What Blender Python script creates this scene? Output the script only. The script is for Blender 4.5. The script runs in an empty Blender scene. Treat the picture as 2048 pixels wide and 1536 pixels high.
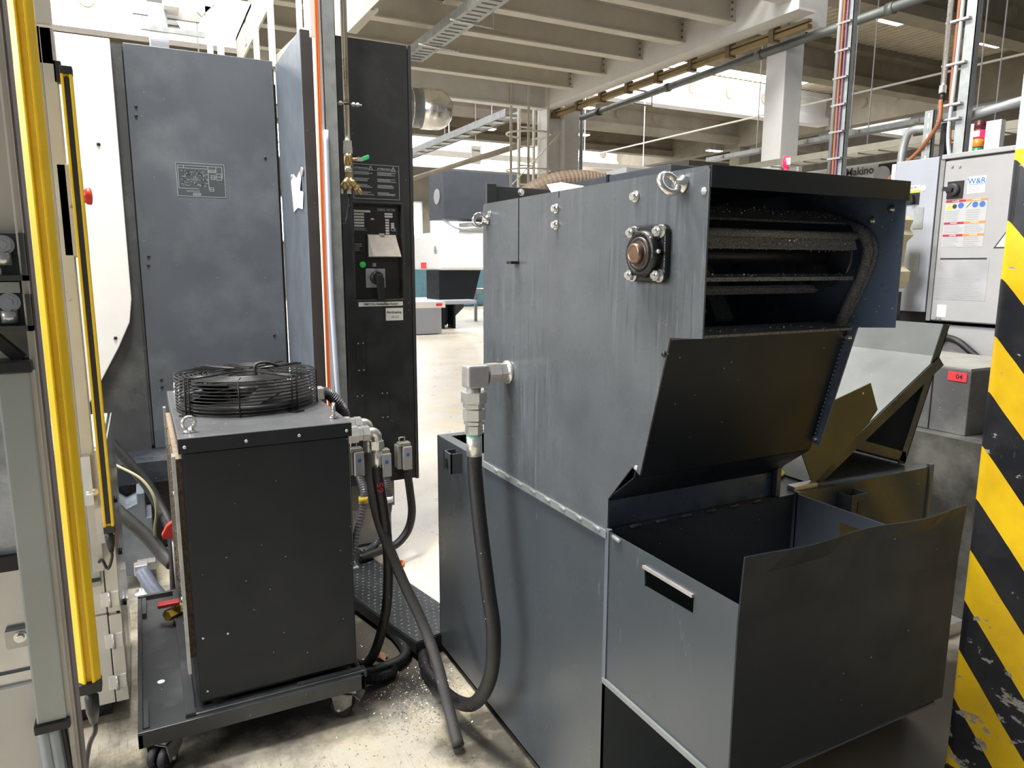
import bpy, math, random
from mathutils import Vector, Matrix
random.seed(7)
SC = bpy.context.scene
COL = SC.collection
PI = math.pi

# ------------------------------------------------------------------ camera
cam_d = bpy.data.cameras.new('camera'); cam = bpy.data.objects.new('camera', cam_d); COL.objects.link(cam)
YAW, TILT, ROLL = 0.4765, 0.164837, 0.002416
fw = Vector((math.sin(YAW)*math.cos(TILT), math.cos(YAW)*math.cos(TILT), -math.sin(TILT)))
rt = Vector((math.cos(YAW), -math.sin(YAW), 0)); up = rt.cross(fw)
rt, up = rt*math.cos(ROLL)+up*math.sin(ROLL), up*math.cos(ROLL)-rt*math.sin(ROLL)
m = Matrix((rt, up, -fw)).transposed().to_4x4(); m.translation = Vector((0, 0, 1.6))
cam.matrix_world = m
cam_d.sensor_width = 36; cam_d.lens = 1431/2048*36; cam_d.clip_start = .05; cam_d.clip_end = 200
SC.camera = cam

# ------------------------------------------------------------------ world and light
w = bpy.data.worlds.new('hall'); SC.world = w; w.use_nodes = True
w.node_tree.nodes['Background'].inputs[0].default_value = (.88, .92, 1, 1)
w.node_tree.nodes['Background'].inputs[1].default_value = .12
vs = SC.view_settings; vs.view_transform = 'Standard'; vs.look = 'None'; vs.gamma = 1; vs.exposure = 0.55; vs.use_curve_mapping = False

def area(name, loc, target, sx, sy, power, col=(1, 1, 1)):
    d = bpy.data.lights.new(name, 'AREA'); d.shape = 'RECTANGLE'; d.size = sx; d.size_y = sy; d.energy = power; d.color = col
    o = bpy.data.objects.new(name, d); COL.objects.link(o); o.location = loc
    o.rotation_euler = (Vector(target)-Vector(loc)).to_track_quat('-Z', 'Y').to_euler(); return o
area('skylight_over_machines', (-.9, 4.5, 6.8), (.5, 2.6, 0), 1.2, .8, 270, (1, .97, .92))
area('skylight_above_cooler', (-.2, 2.5, 6.8), (.2, 2.3, 0), 1.4, 1.0, 400, (1, .97, .91))
area('window_wall_daylight', (-7.5, 3.0, 4.6), (0, 2.4, 1.2), 7.0, 2.6, 680, (.93, .96, 1))
area('skylight_over_aisle', (3.3, 3.4, 6.8), (3, 3, 0), 1.6, 1.6, 100, (1, .97, .92))
area('skylight_over_hall', (9, 11.0, 6.8), (9, 11.0, 0), 10, 1.0, 100, (1, .98, .95))

# ------------------------------------------------------------------ materials
MATS = {}
def _mix(nt, fac, a, b):
    n = nt.nodes.new('ShaderNodeMix'); n.data_type = 'RGBA'
    if isinstance(fac, float): n.inputs[0].default_value = fac
    else: nt.links.new(fac, n.inputs[0])
    for s, v in ((6, a), (7, b)):
        if isinstance(v, tuple): n.inputs[s].default_value = (*v[:3], 1)
        else: nt.links.new(v, n.inputs[s])
    return n.outputs[2]
def _ramp(nt, src, p0, p1, v0=0., v1=1.):
    n = nt.nodes.new('ShaderNodeMapRange'); nt.links.new(src, n.inputs[0])
    n.inputs[1].default_value = p0; n.inputs[2].default_value = p1; n.inputs[3].default_value = v0; n.inputs[4].default_value = v1
    return n.outputs[0]
def _math(nt, op, a, b=None):
    n = nt.nodes.new('ShaderNodeMath'); n.operation = op
    for i, v in enumerate((a, b)):
        if v is None: continue
        if isinstance(v, (int, float)): n.inputs[i].default_value = v
        else: nt.links.new(v, n.inputs[i])
    return n.outputs[0]
def _pos(nt, scale=(1, 1, 1), rot=(0, 0, 0)):
    g = nt.nodes.new('ShaderNodeNewGeometry'); mp = nt.nodes.new('ShaderNodeMapping')
    nt.links.new(g.outputs['Position'], mp.inputs[0]); mp.inputs['Scale'].default_value = scale; mp.inputs['Rotation'].default_value = rot
    return mp.outputs[0]
def _noise(nt, vec, scale, detail=4., rough=.55):
    n = nt.nodes.new('ShaderNodeTexNoise'); nt.links.new(vec, n.inputs['Vector'])
    n.inputs['Scale'].default_value = scale; n.inputs['Detail'].default_value = detail; n.inputs['Roughness'].default_value = rough
    return n.outputs['Fac']
def mat(name, col, rough=.5, metal=0., var=.12, vscale=6., speck=0., drip=0., dust=0., dustcol=(.45, .45, .42), bump=0., bscale=80., emit=0., ecol=None, spec=.5, trans=0., wear=0., wearcol=(.4, .4, .38), wscale=9., scratch=0., alpha=1.):
    if name in MATS: return MATS[name]
    mt = bpy.data.materials.new(name); mt.use_nodes = True; MATS[name] = mt
    nt = mt.node_tree; bs = nt.nodes['Principled BSDF']
    bs.inputs['Roughness'].default_value = rough; bs.inputs['Metallic'].default_value = metal
    bs.inputs['Specular IOR Level'].default_value = spec
    if trans: bs.inputs['Transmission Weight'].default_value = trans
    if alpha < 1: bs.inputs['Alpha'].default_value = alpha
    p = _pos(nt)
    c = tuple(col)
    if var:
        f = _noise(nt, p, vscale)
        lo = tuple(x*(1-var) for x in col); hi = tuple(min(1, x*(1+var)) for x in col)
        c = _mix(nt, _ramp(nt, f, .3, .7), lo, hi)
        r = _ramp(nt, _noise(nt, p, vscale*1.7), .3, .7, max(.02, rough-.08), min(1, rough+.08)); nt.links.new(r, bs.inputs['Roughness'])
    if dust:
        f = _noise(nt, p, 3.1, 7., .62); c = _mix(nt, _math(nt, 'MULTIPLY', _ramp(nt, f, .48, .72), dust), c, dustcol)
    if drip:
        pv = _pos(nt, (105, 105, 5.)); f = _noise(nt, pv, 1., 5., .6)
        msk = _ramp(nt, _noise(nt, p, 2.2, 2.), .42, .6)
        c = _mix(nt, _math(nt, 'MULTIPLY', _math(nt, 'MULTIPLY', _ramp(nt, f, .56, .62), msk), drip), c, tuple(x*.35 for x in col))
        c = _mix(nt, _math(nt, 'MULTIPLY', _math(nt, 'MULTIPLY', _ramp(nt, f, .42, .37), msk), drip*.6), c, (.22, .23, .23))
    if scratch:
        pv = _pos(nt, (9, 9, 1.0), (.5, .35, .2)); f = _noise(nt, pv, 3., 2., .5)
        ln = _ramp(nt, _math(nt, 'ABSOLUTE', _math(nt, 'SUBTRACT', f, .5)), .0, .006, 1., 0.)
        msk = _ramp(nt, _noise(nt, p, 3.7, 2.), .57, .63)
        c = _mix(nt, _math(nt, 'MULTIPLY', _math(nt, 'MULTIPLY', ln, msk), scratch), c, (.3, .3, .3))
    if wear:
        f = _noise(nt, p, wscale, 9., .7); c = _mix(nt, _ramp(nt, f, .70-wear*.2, .73-wear*.2), c, wearcol)
    if speck:
        v = nt.nodes.new('ShaderNodeTexVoronoi'); nt.links.new(p, v.inputs['Vector']); v.inputs['Scale'].default_value = 55
        near = _ramp(nt, v.outputs['Distance'], .07, .10, 1., 0.)
        sx = nt.nodes.new('ShaderNodeSeparateColor'); nt.links.new(v.outputs['Color'], sx.inputs[0])
        sel = _math(nt, 'LESS_THAN', sx.outputs[0], speck)
        c = _mix(nt, _math(nt, 'MULTIPLY', near, sel), c, (.55, .57, .58))
    if isinstance(c, tuple): bs.inputs['Base Color'].default_value = (*c, 1)
    else: nt.links.new(c, bs.inputs['Base Color'])
    if bump:
        b = nt.nodes.new('ShaderNodeBump'); b.inputs['Strength'].default_value = bump; b.inputs['Distance'].default_value = .01
        nt.links.new(_noise(nt, p, bscale, 5.), b.inputs['Height']); nt.links.new(b.outputs[0], bs.inputs['Normal'])
    if emit:
        bs.inputs['Emission Color'].default_value = (*(ecol or col), 1); bs.inputs['Emission Strength'].default_value = emit
    return mt

PAINT = (.055, .064, .072)
M = dict(
 paint=mat('anthracite_paint', PAINT, .28, speck=.10, scratch=.2, var=.05, vscale=1.5),
 tower=mat('anthracite_streaked', (.084, .093, .102), .27, speck=.05, drip=.38, dust=.05, dustcol=(.2, .2, .2)),
 dark=mat('black_and_shaded_paint', (.0105, .0140, .0185), .42, speck=.07, dust=.02, dustcol=(.08, .08, .085), spec=.28),  # real black paint, also anthracite front faces with shade put into the colour
 black=mat('black_plastic', (.012, .012, .013), .45),
 rubber=mat('black_rubber', (.011, .011, .012), .45, speck=.45, bump=.25, bscale=300),
 greyrub=mat('dusty_rubber', (.036, .035, .034), .6, dust=.25, dustcol=(.14, .13, .12), speck=.3),
 fanblk=mat('fan_black', (.010, .0095, .0095), .33, dust=.12, dustcol=(.08, .07, .06)),
 machine=mat('machine_slate', (.090, .100, .117), .40, speck=.05, dust=.45, dustcol=(.20, .215, .23), vscale=2.),
 cabinet=mat('cabinet_black', (.017, .018, .018), .4, dust=.06, speck=.04),
 slateblue=mat('slate_blue_side', (.098, .114, .135), .38, speck=.04, dust=.2, dustcol=(.2, .22, .25)),
 white=mat('machine_white', (.82, .80, .77), .4, var=.03),
 offw=mat('offwhite_steel', (.345, .34, .34), .45, var=.05),
 coolw=mat('cool_white_steel', (.345, .36, .405), .42, var=.04),
 beige=mat('beige_steel', (.50, .475, .42), .5, var=.07, wear=.12, wearcol=(.16, .14, .11)),
 beigecab=mat('beige_cabinet', (.68, .66, .61), .45, var=.05, wear=.2, wearcol=(.12, .1, .08), wscale=6),
 alu=mat('aluminium_profile', (.36, .39, .38), .45, .35, var=.06),
 steel=mat('zinc_steel', (.70, .69, .66), .30, .75, var=.05, vscale=25),
 steeld=mat('dull_steel', (.50, .48, .47), .42, .7, var=.08, vscale=25),
 chrome=mat('bright_chrome', (.74, .73, .70), .22, .95, var=.04),
 galv=mat('galvanised', (.36, .38, .375), .48, .5, var=.18, vscale=14),
 brass=mat('brass', (.52, .38, .19), .34, .9, var=.1),
 yellow=mat('curtain_yellow', (.76, .50, .008), .42, var=.06, vscale=12),
 green=mat('green_handle', (.05, .48, .17), .45, var=.05),
 red=mat('red_plastic', (.72, .05, .035), .4, var=.05),
 orange=mat('orange_cable', (.86, .16, .02), .5, var=.05),
 redtag=mat('red_tag', (.83, .05, .07), .6, var=.06),
 bluehose=mat('lilac_hose', (.55, .60, .72), .5, var=.06),
 paper=mat('paper', (.85, .85, .86), .7, var=.03),
 label=mat('label_white', (.72, .71, .66), .5, var=.04),
 print_=mat('print_white', (.36, .38, .39), .6, var=0),
 ink=mat('print_black', (.03, .03, .03), .6, var=0),
 inkblue=mat('print_blue', (.04, .12, .42), .5, var=0),
 inkred=mat('print_red', (.36, .02, .05), .5, var=0),
 inkor=mat('print_orange', (.62, .22, .05), .5, var=0),
 inkgrey=mat('print_grey', (.33, .33, .34), .6, var=0),
 bronze=mat('shaft_bronze', (.25, .16, .11), .35, .85, var=.15, vscale=40),
 cast=mat('black_cast', (.010, .010, .011), .22, var=.1, bump=.25, bscale=160),
 fuzz=mat('dust_mat', (.34, .26, .19), .95, var=.3, vscale=60, bump=1., bscale=220),
 chipcrust=mat('chip_crust', (.21, .21, .215), .42, .35, var=.75, vscale=300, bump=1., bscale=300, speck=.9),
 chips=mat('metal_chips', (.42, .43, .45), .38, .8, var=.2, vscale=60),
 plate=mat('tread_plate_black', (.018, .020, .022), .5, speck=.3, spec=.3),
 tread=mat('tread_worn', (.12, .125, .13), .35, .5),
 cartp=mat('cart_paint', (.026, .029, .032), .36, speck=.15, dust=.1),
 concrete=mat('concrete', (.20, .172, .128), .85, var=.2, vscale=1.6, dust=.3, dustcol=(.17, .145, .11), bump=.2, bscale=14),
 concrete_lit=mat('concrete_skylit', (.62, .61, .61), .8, var=.08, vscale=1.5, dust=.2, dustcol=(.45, .43, .4)),  # girder concrete beside the skylights, daylight painted in as a paler colour
 deck=mat('roof_deck', (.42, .375, .28), .6, var=.08),
 mezz=mat('mezzanine_paint', (.62, .585, .51), .6, var=.06, vscale=2, dust=.25, dustcol=(.42, .36, .28)),
 mezzl=mat('mezzanine_light', (.70, .685, .66), .55, var=.05),
 rust=mat('rust_line', (.22, .15, .09), .8, var=.3, vscale=20),
 tray=mat('cover_grey', (.15, .165, .165), .42, speck=.1, dust=.2),
 olive=mat('cover_yellow_reflection', (.085, .085, .05), .45, speck=.05),  # reflection of the yellow column put into the plate's base colour
 navy=mat('inner_navy', (.080, .110, .168), .30, speck=.16, dust=.15, dustcol=(.2, .22, .25)),
 clear=mat('smoked_cover', (.42, .38, .33), .25, var=.15, vscale=20),
 plastic=mat('plastic_sheet', (.55, .56, .58), .15, var=.25, vscale=5, bump=1., bscale=9),
 stainless=mat('stainless', (.5, .5, .5), .22, .9, var=.25, vscale=3, dust=.3, dustcol=(.4, .37, .3)),
 flex=mat('flex_duct', (.24, .175, .125), .6, var=.1),
 teal=mat('teal_steel', (.16, .36, .45), .5),
 glow=mat('skylight_pane', (.9, .93, 1), .6, var=0, emit=4., ecol=(.90, .94, 1)),
 glowhi=mat('skylight_pane_sunlit', (.9, .93, 1), .6, var=0, emit=22., ecol=(.95, .96, 1)),
 lamp=mat('lamp_lens', (1, 1, 1), .5, var=0, emit=14., ecol=(.95, 1, .95)),
 lampw=mat('lamp_lens_warm', (1, 1, 1), .5, var=0, emit=12., ecol=(1, .95, .8)),
 redglow=mat('beacon_red', (.9, .02, .05), .3, var=0, emit=1.6, ecol=(1, .015, .06)),
 hotglow=mat('beacon_core', (1, .7, .5), .3, var=0, emit=5., ecol=(1, .55, .40)),
 amber=mat('beacon_amber', (.70, .22, .03), .3, var=0),
 greenl=mat('beacon_green', (.04, .20, .09), .3, var=0),
 darkred=mat('beacon_dark', (.09, .01, .02), .3, var=0),
 greenb=mat('green_button', (.03, .42, .09), .4, var=0, emit=.15, ecol=(.03, .5, .1)),
 orhose=mat('orange_hose', (.30, .105, .045), .5, var=.1),
 cbl=mat('grey_cable', (.42, .46, .49), .5, var=.08),
 olivecbl=mat('olive_cable', (.36, .35, .2), .5, var=.08),
 yelcbl=mat('yellow_cable', (.5, .36, .03), .5, var=.08),
)

# floor: worn cream coating with stains, scratches and oily dirt round the machines
def floor_mat():
    mt = bpy.data.materials.new('floor_coating'); mt.use_nodes = True; nt = mt.node_tree; bs = nt.nodes['Principled BSDF']
    p = _pos(nt)
    c = _mix(nt, _ramp(nt, _noise(nt, p, .9, 5.), .3, .7), (.47, .43, .35), (.57, .525, .44))
    c = _mix(nt, _ramp(nt, _noise(nt, p, 6., 8., .7), .55, .75, 0., .45), c, (.36, .32, .25))
    for rz, sc in ((.5, 1.), (-.9, 1.4)):
        f = _noise(nt, _pos(nt, (26*sc, 1.6, 1), (0, 0, rz)), 2.2, 3., .6)
        ln = _ramp(nt, _math(nt, 'ABSOLUTE', _math(nt, 'SUBTRACT', f, .5)), 0., .013, .75, 0.)
        c = _mix(nt, _math(nt, 'MULTIPLY', ln, _ramp(nt, _noise(nt, p, 2.7), .46, .6)), c, (.22, .17, .11))
    c = _mix(nt, _ramp(nt, _noise(nt, p, 1.9, 3.), .52, .68, 0., .55), c, (.60, .50, .27))
    xyz = nt.nodes.new('ShaderNodeSeparateXYZ'); nt.links.new(p, xyz.inputs[0])
    dirt = None
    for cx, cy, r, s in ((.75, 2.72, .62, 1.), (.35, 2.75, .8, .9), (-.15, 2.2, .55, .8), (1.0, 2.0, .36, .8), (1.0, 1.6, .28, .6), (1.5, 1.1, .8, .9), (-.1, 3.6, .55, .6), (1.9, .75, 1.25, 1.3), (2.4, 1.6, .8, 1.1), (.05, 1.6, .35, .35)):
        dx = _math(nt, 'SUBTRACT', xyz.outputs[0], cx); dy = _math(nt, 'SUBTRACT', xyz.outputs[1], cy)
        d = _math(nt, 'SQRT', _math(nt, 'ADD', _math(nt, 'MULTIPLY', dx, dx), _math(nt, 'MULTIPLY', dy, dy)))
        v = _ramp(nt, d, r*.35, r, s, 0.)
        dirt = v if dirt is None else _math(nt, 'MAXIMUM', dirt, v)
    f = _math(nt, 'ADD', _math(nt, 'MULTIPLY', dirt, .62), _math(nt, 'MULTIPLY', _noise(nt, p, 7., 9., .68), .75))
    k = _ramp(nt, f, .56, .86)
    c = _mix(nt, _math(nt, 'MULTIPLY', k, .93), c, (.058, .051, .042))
    nt.links.new(c, bs.inputs['Base Color'])
    nt.links.new(_ramp(nt, _noise(nt, p, 3.), .3, .7, .26, .42), bs.inputs['Roughness'])
    b = nt.nodes.new('ShaderNodeBump'); b.inputs['Strength'].default_value = .08; b.inputs['Distance'].default_value = .01
    nt.links.new(_noise(nt, p, 30., 6.), b.inputs['Height']); nt.links.new(b.outputs[0], bs.inputs['Normal'])
    return mt
# hazard stripes: painted yellow and black diagonal bands with chips, plain light concrete above
def hazard_mat():
    mt = bpy.data.materials.new('hazard_paint'); mt.use_nodes = True; nt = mt.node_tree; bs = nt.nodes['Principled BSDF']
    p = _pos(nt); xyz = nt.nodes.new('ShaderNodeSeparateXYZ'); nt.links.new(p, xyz.inputs[0])
    # stripes fall towards the viewer: constant along z - y
    t = _math(nt, 'SUBTRACT', _math(nt, 'MULTIPLY', xyz.outputs[2], 1.0), _math(nt, 'MULTIPLY', xyz.outputs[1], HZ_SL))
    t = _math(nt, 'ADD', t, _math(nt, 'MULTIPLY', _math(nt, 'SUBTRACT', xyz.outputs[0], 2.2), HZ_SL))
    t = _math(nt, 'ADD', t, _math(nt, 'MULTIPLY', _math(nt, 'SUBTRACT', _noise(nt, p, 5.), .5), .012))
    fr = _math(nt, 'FRACT', _math(nt, 'DIVIDE', _math(nt, 'ADD', t, HZ_OFF), HZ_P))
    st = _math(nt, 'LESS_THAN', fr, HZ_DUTY)
    ye = _mix(nt, _ramp(nt, _noise(nt, p, 12., 6.), .35, .75), (.86, .56, .012), (.72, .44, .015))
    bk = _mix(nt, _ramp(nt, _noise(nt, p, 9., 6.), .4, .8), (.012, .013, .018), (.035, .034, .034))
    c = _mix(nt, st, bk, ye)
    lo = _ramp(nt, xyz.outputs[2], .15, .75, .10, 0.)
    ch = _math(nt, 'ADD', _noise(nt, _pos(nt, (1, 1, 1.6)), 13., 8., .62), lo)
    c = _mix(nt, _ramp(nt, ch, .665, .68), c, (.36, .34, .31))
    c = _mix(nt, _ramp(nt, ch, .735, .75), c, (.16, .13, .11))
    g = _noise(nt, _pos(nt, (14, 14, 3), (.6, 0, 0)), 3., 2.)
    sc_ = _math(nt, 'MULTIPLY', _ramp(nt, _math(nt, 'ABSOLUTE', _math(nt, 'SUBTRACT', g, .5)), 0., .006, 1., 0.), _ramp(nt, _noise(nt, p, 6.), .60, .66, 0., .6))
    c = _mix(nt, _math(nt, 'MULTIPLY', sc_, .25), c, (.4, .39, .36))
    c = _mix(nt, _math(nt, 'GREATER_THAN', _math(nt, 'ADD', xyz.outputs[2], _math(nt, 'MULTIPLY', _noise(nt, p, 8.), .01)), 1.925), c, (.70, .68, .65))
    nt.links.new(c, bs.inputs['Base Color']); bs.inputs['Roughness'].default_value = .42
    b = nt.nodes.new('ShaderNodeBump'); b.inputs['Strength'].default_value = .35; b.inputs['Distance'].default_value = .004
    nt.links.new(_ramp(nt, ch, .66, .76, 1., 0.), b.inputs['Height']); nt.links.new(b.outputs[0], bs.inputs['Normal'])
    return mt
HZ_SL, HZ_OFF, HZ_P, HZ_DUTY = 1.15, .1435, .33, .5

# ------------------------------------------------------------------ mesh builder
ORG = {}
def basis(d):
    d = Vector(d).normalized(); a = Vector((0, 0, 1)) if abs(d.z) < .9 else Vector((1, 0, 0))
    u = d.cross(a).normalized(); return u, d.cross(u).normalized(), d
class B:
    def __init__(s): s.v = []; s.f = []; s.sm = []
    def add(s, vs, fs, smooth=False):
        o = len(s.v); s.v += [Vector(x) for x in vs]
        for f in fs: s.f.append([i+o for i in f]); s.sm.append(smooth)
        return s
    def box(s, x0, x1, y0, y1, z0, z1):
        return s.add([(x0, y0, z0), (x1, y0, z0), (x1, y1, z0), (x0, y1, z0), (x0, y0, z1), (x1, y0, z1), (x1, y1, z1), (x0, y1, z1)],
              [(3, 2, 1, 0), (4, 5, 6, 7), (0, 1, 5, 4), (1, 2, 6, 5), (2, 3, 7, 6), (3, 0, 4, 7)])
    def beam(s, p0, p1, w, h, upv=(0, 0, 1)):
        p0, p1 = Vector(p0), Vector(p1); d = (p1-p0).normalized(); r = d.cross(Vector(upv)).normalized(); u = r.cross(d)
        vs = [p+r*a*w/2+u*b*h/2 for p in (p0, p1) for a, b in ((-1, -1), (1, -1), (1, 1), (-1, 1))]
        return s.add(vs, [(0, 1, 2, 3), (7, 6, 5, 4), (4, 5, 1, 0), (5, 6, 2, 1), (6, 7, 3, 2), (7, 4, 0, 3)])
    def prism(s, poly, axis, a, b):
        n = len(poly)
        def P(q, c): return {'x': (c, q[0], q[1]), 'y': (q[0], c, q[1]), 'z': (q[0], q[1], c)}[axis]
        return s.add([P(q, a) for q in poly]+[P(q, b) for q in poly],
              [list(range(n))[::-1], list(range(n, 2*n))]+[(i, (i+1) % n, n+(i+1) % n, n+i) for i in range(n)])
    def quadslab(s, pts, t):            # four 3-D points, thickened along their normal
        a, b, c, d = [Vector(p) for p in pts]; n = (b-a).cross(d-a).normalized()*t
        return s.add([a, b, c, d, a+n, b+n, c+n, d+n], [(3, 2, 1, 0), (4, 5, 6, 7), (0, 1, 5, 4), (1, 2, 6, 5), (2, 3, 7, 6), (3, 0, 4, 7)])
    def cyl(s, p0, p1, r, n=16, r2=None, smooth=True):
        p0, p1 = Vector(p0), Vector(p1); u, v, _ = basis(p1-p0); r2 = r if r2 is None else r2
        ring = [(math.cos(2*PI*i/n), math.sin(2*PI*i/n)) for i in range(n)]
        vs = [p0+(u*c+v*q)*r for c, q in ring]+[p1+(u*c+v*q)*r2 for c, q in ring]
        o = len(s.v); s.add(vs, [(i, (i+1) % n, n+(i+1) % n, n+i) for i in range(n)], smooth and n > 8)
        for f in (list(range(n))[::-1], list(range(n, 2*n))): s.f.append([i+o for i in f]); s.sm.append(False)
        return s
    def hexa(s, p0, p1, r): return s.cyl(p0, p1, r, 6)
    def lathe(s, c, d, prof, n=20):     # profile of (along, radius)
        u, v, d = basis(d); c = Vector(c); k = len(prof); vs = []
        for a, r in prof:
            for i in range(n): vs.append(c+d*a+(u*math.cos(2*PI*i/n)+v*math.sin(2*PI*i/n))*r)
        fs = [(j*n+i, j*n+(i+1) % n, (j+1)*n+(i+1) % n, (j+1)*n+i) for j in range(k-1) for i in range(n)]
        o = len(s.v); s.add(vs, fs, True)
        for f in (list(range(n))[::-1], list(range((k-1)*n, k*n))): s.f.append([i+o for i in f]); s.sm.append(False)
        return s
    def torus(s, c, nrm, R, r, n=24, k=10):
        u, v, d = basis(nrm); c = Vector(c); vs = []
        for i in range(n):
            a = 2*PI*i/n; e = u*math.cos(a)+v*math.sin(a)
            for j in range(k): b = 2*PI*j/k; vs.append(c+e*(R+r*math.cos(b))+d*r*math.sin(b))
        return s.add(vs, [(i*k+j, ((i+1) % n)*k+j, ((i+1) % n)*k+(j+1) % k, i*k+(j+1) % k) for i in range(n) for j in range(k)], True)
    def tube(s, pts, r, n=10, sub=6, rib=0., closed=False):
        P = [Vector(p) for p in pts]
        if sub > 1 and len(P) > 2:
            Q = []; E = [P[0]*2-P[1]]+P+[P[-1]*2-P[-2]]
            for i in range(1, len(E)-2):
                a, b, c, d = E[i-1:i+3]
                for t in range(sub):
                    t /= sub; Q.append(.5*((2*b)+(c-a)*t+(2*a-5*b+4*c-d)*t*t+(3*b-a-3*c+d)*t**3))
            Q.append(P[-1]); P = Q
        k = len(P); vs = []; u = None
        for i, p in enumerate(P):
            d = (P[min(i+1, k-1)]-P[max(i-1, 0)]).normalized()
            if u is None: u = basis(d)[0]
            u = (u-d*u.dot(d)).normalized(); v = d.cross(u)
            rr = r*(1+rib*(1 if i % 2 else -1)) if rib else r
            for j in range(n): a = 2*PI*j/n; vs.append(p+(u*math.cos(a)+v*math.sin(a))*rr)
        fs = [(i*n+j, i*n+(j+1) % n, (i+1)*n+(j+1) % n, (i+1)*n+j) for i in range(k-1) for j in range(n)]
        o = len(s.v); s.add(vs, fs, not rib)
        for f in (list(range(n))[::-1], list(range((k-1)*n, k*n))): s.f.append([i+o for i in f]); s.sm.append(False)
        return s
    def holeplate(s, outer, inner, axis, a, b):   # quad with a quad window, extruded
        def P(q, c): return {'x': (c, q[0], q[1]), 'y': (q[0], c, q[1]), 'z': (q[0], q[1], c)}[axis]
        vs = [P(q, c) for c in (a, b) for q in list(outer)+list(inner)]; fs = []
        for i in range(4):
            j = (i+1) % 4
            fs += [(i, 4+i, 4+j, j), (8+i, 8+j, 12+j, 12+i), (i, j, 8+j, 8+i), (4+i, 12+i, 12+j, 4+j)]
        return s.add(vs, fs)
    def mesh(s, name, org=(0, 0, 0)):
        me = bpy.data.meshes.new(name); o = Vector(org)
        me.from_pydata([tuple(x-o) for x in s.v], [], s.f); me.polygons.foreach_set('use_smooth', s.sm); me.update()
        import bmesh
        bm = bmesh.new(); bm.from_mesh(me); bmesh.ops.recalc_face_normals(bm, faces=bm.faces); bm.to_mesh(me); bm.free()
        return me
    def build(s, name, material, parent=None, bev=0., label=None, cat=None, group=None, kind=None, org=None):
        if parent is None:
            if org is None:
                n = len(s.v); org = Vector((sum(v.x for v in s.v)/n, sum(v.y for v in s.v)/n, min(v.z for v in s.v)))
            org = Vector(org)
        else: org = ORG[parent.name]
        me = s.mesh(name, org); o = bpy.data.objects.new(name, me); COL.objects.link(o)
        me.materials.append(M[material] if isinstance(material, str) else material)
        if parent is None: o.location = org
        else: o.parent = parent
        ORG[o.name] = org
        if bev:
            bv = o.modifiers.new('edge', 'BEVEL'); bv.width = bev; bv.segments = 2; bv.limit_method = 'ANGLE'; bv.angle_limit = .6
        return tag(o, label, cat, group, kind)
def tag(o, label=None, cat=None, group=None, kind=None):
    for k, v in (('label', label), ('category', cat), ('group', group), ('kind', kind)):
        if v: o[k] = v
    return o
def thing(name, label, cat, loc, group=None, kind=None):
    o = bpy.data.objects.new(name, None); COL.objects.link(o); o.location = loc; o.empty_display_size = .1
    ORG[o.name] = Vector(loc); return tag(o, label, cat, group, kind)
def inst(name, me, parent, loc, rot=None, label=None, scale=1.):   # a shared-mesh piece at a world place
    o = bpy.data.objects.new(name, me); COL.objects.link(o); o.parent = parent
    o.matrix_local = Matrix.Translation(Vector(loc)-ORG[parent.name]) @ (rot.to_4x4() if rot else Matrix()) @ Matrix.Scale(scale, 4)
    ORG[o.name] = ORG[parent.name]
    if label: o['label'] = label
    return o
RX, RY, RZ = (lambda a: Matrix.Rotation(a, 3, 'X')), (lambda a: Matrix.Rotation(a, 3, 'Y')), (lambda a: Matrix.Rotation(a, 3, 'Z'))
def mm(b, name, material): me = b.mesh(name); me.materials.append(M[material]); return me
def text(s, size, material, parent, at, right=(1, 0, 0), upv=(0, 0, 1), name='lettering', squash=1., align='CENTER'):
    cu = bpy.data.curves.new(name, 'FONT'); cu.body = s; cu.size = size; cu.align_x = align; cu.align_y = 'CENTER'; cu.extrude = .0002; cu.offset = size*.018; cu.resolution_u = 2
    t = bpy.data.objects.new('tmp', cu); COL.objects.link(t)
    me = bpy.data.meshes.new_from_object(t.evaluated_get(bpy.context.evaluated_depsgraph_get()))
    bpy.data.objects.remove(t); bpy.data.curves.remove(cu)
    r = Vector(right).normalized(); u = Vector(upv).normalized(); n = r.cross(u)
    mt = Matrix((r*squash, u, n)).transposed().to_4x4(); mt.translation = Vector(at)-ORG[parent.name]
    me.transform(mt); me.materials.clear(); me.materials.append(M[material])
    o = bpy.data.objects.new(name, me); COL.objects.link(o); o.parent = parent; ORG[o.name] = ORG[parent.name]; return o
def lines(b, fx, x0, x1, z0, z1, n, seed=0):    # rows of printed text as thin bars: fx(u, v) -> point, fx gives a plane
    rnd = random.Random(seed); h = (z1-z0)/n
    for i in range(n):
        e = x0+(x1-x0)*rnd.uniform(.6, 1.)
        z = z1-h*(i+.5); b.add([fx(x0, z-h*.22), fx(e, z-h*.22), fx(e, z+h*.22), fx(x0, z+h*.22)], [(0, 1, 2, 3)])
    return b

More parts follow.
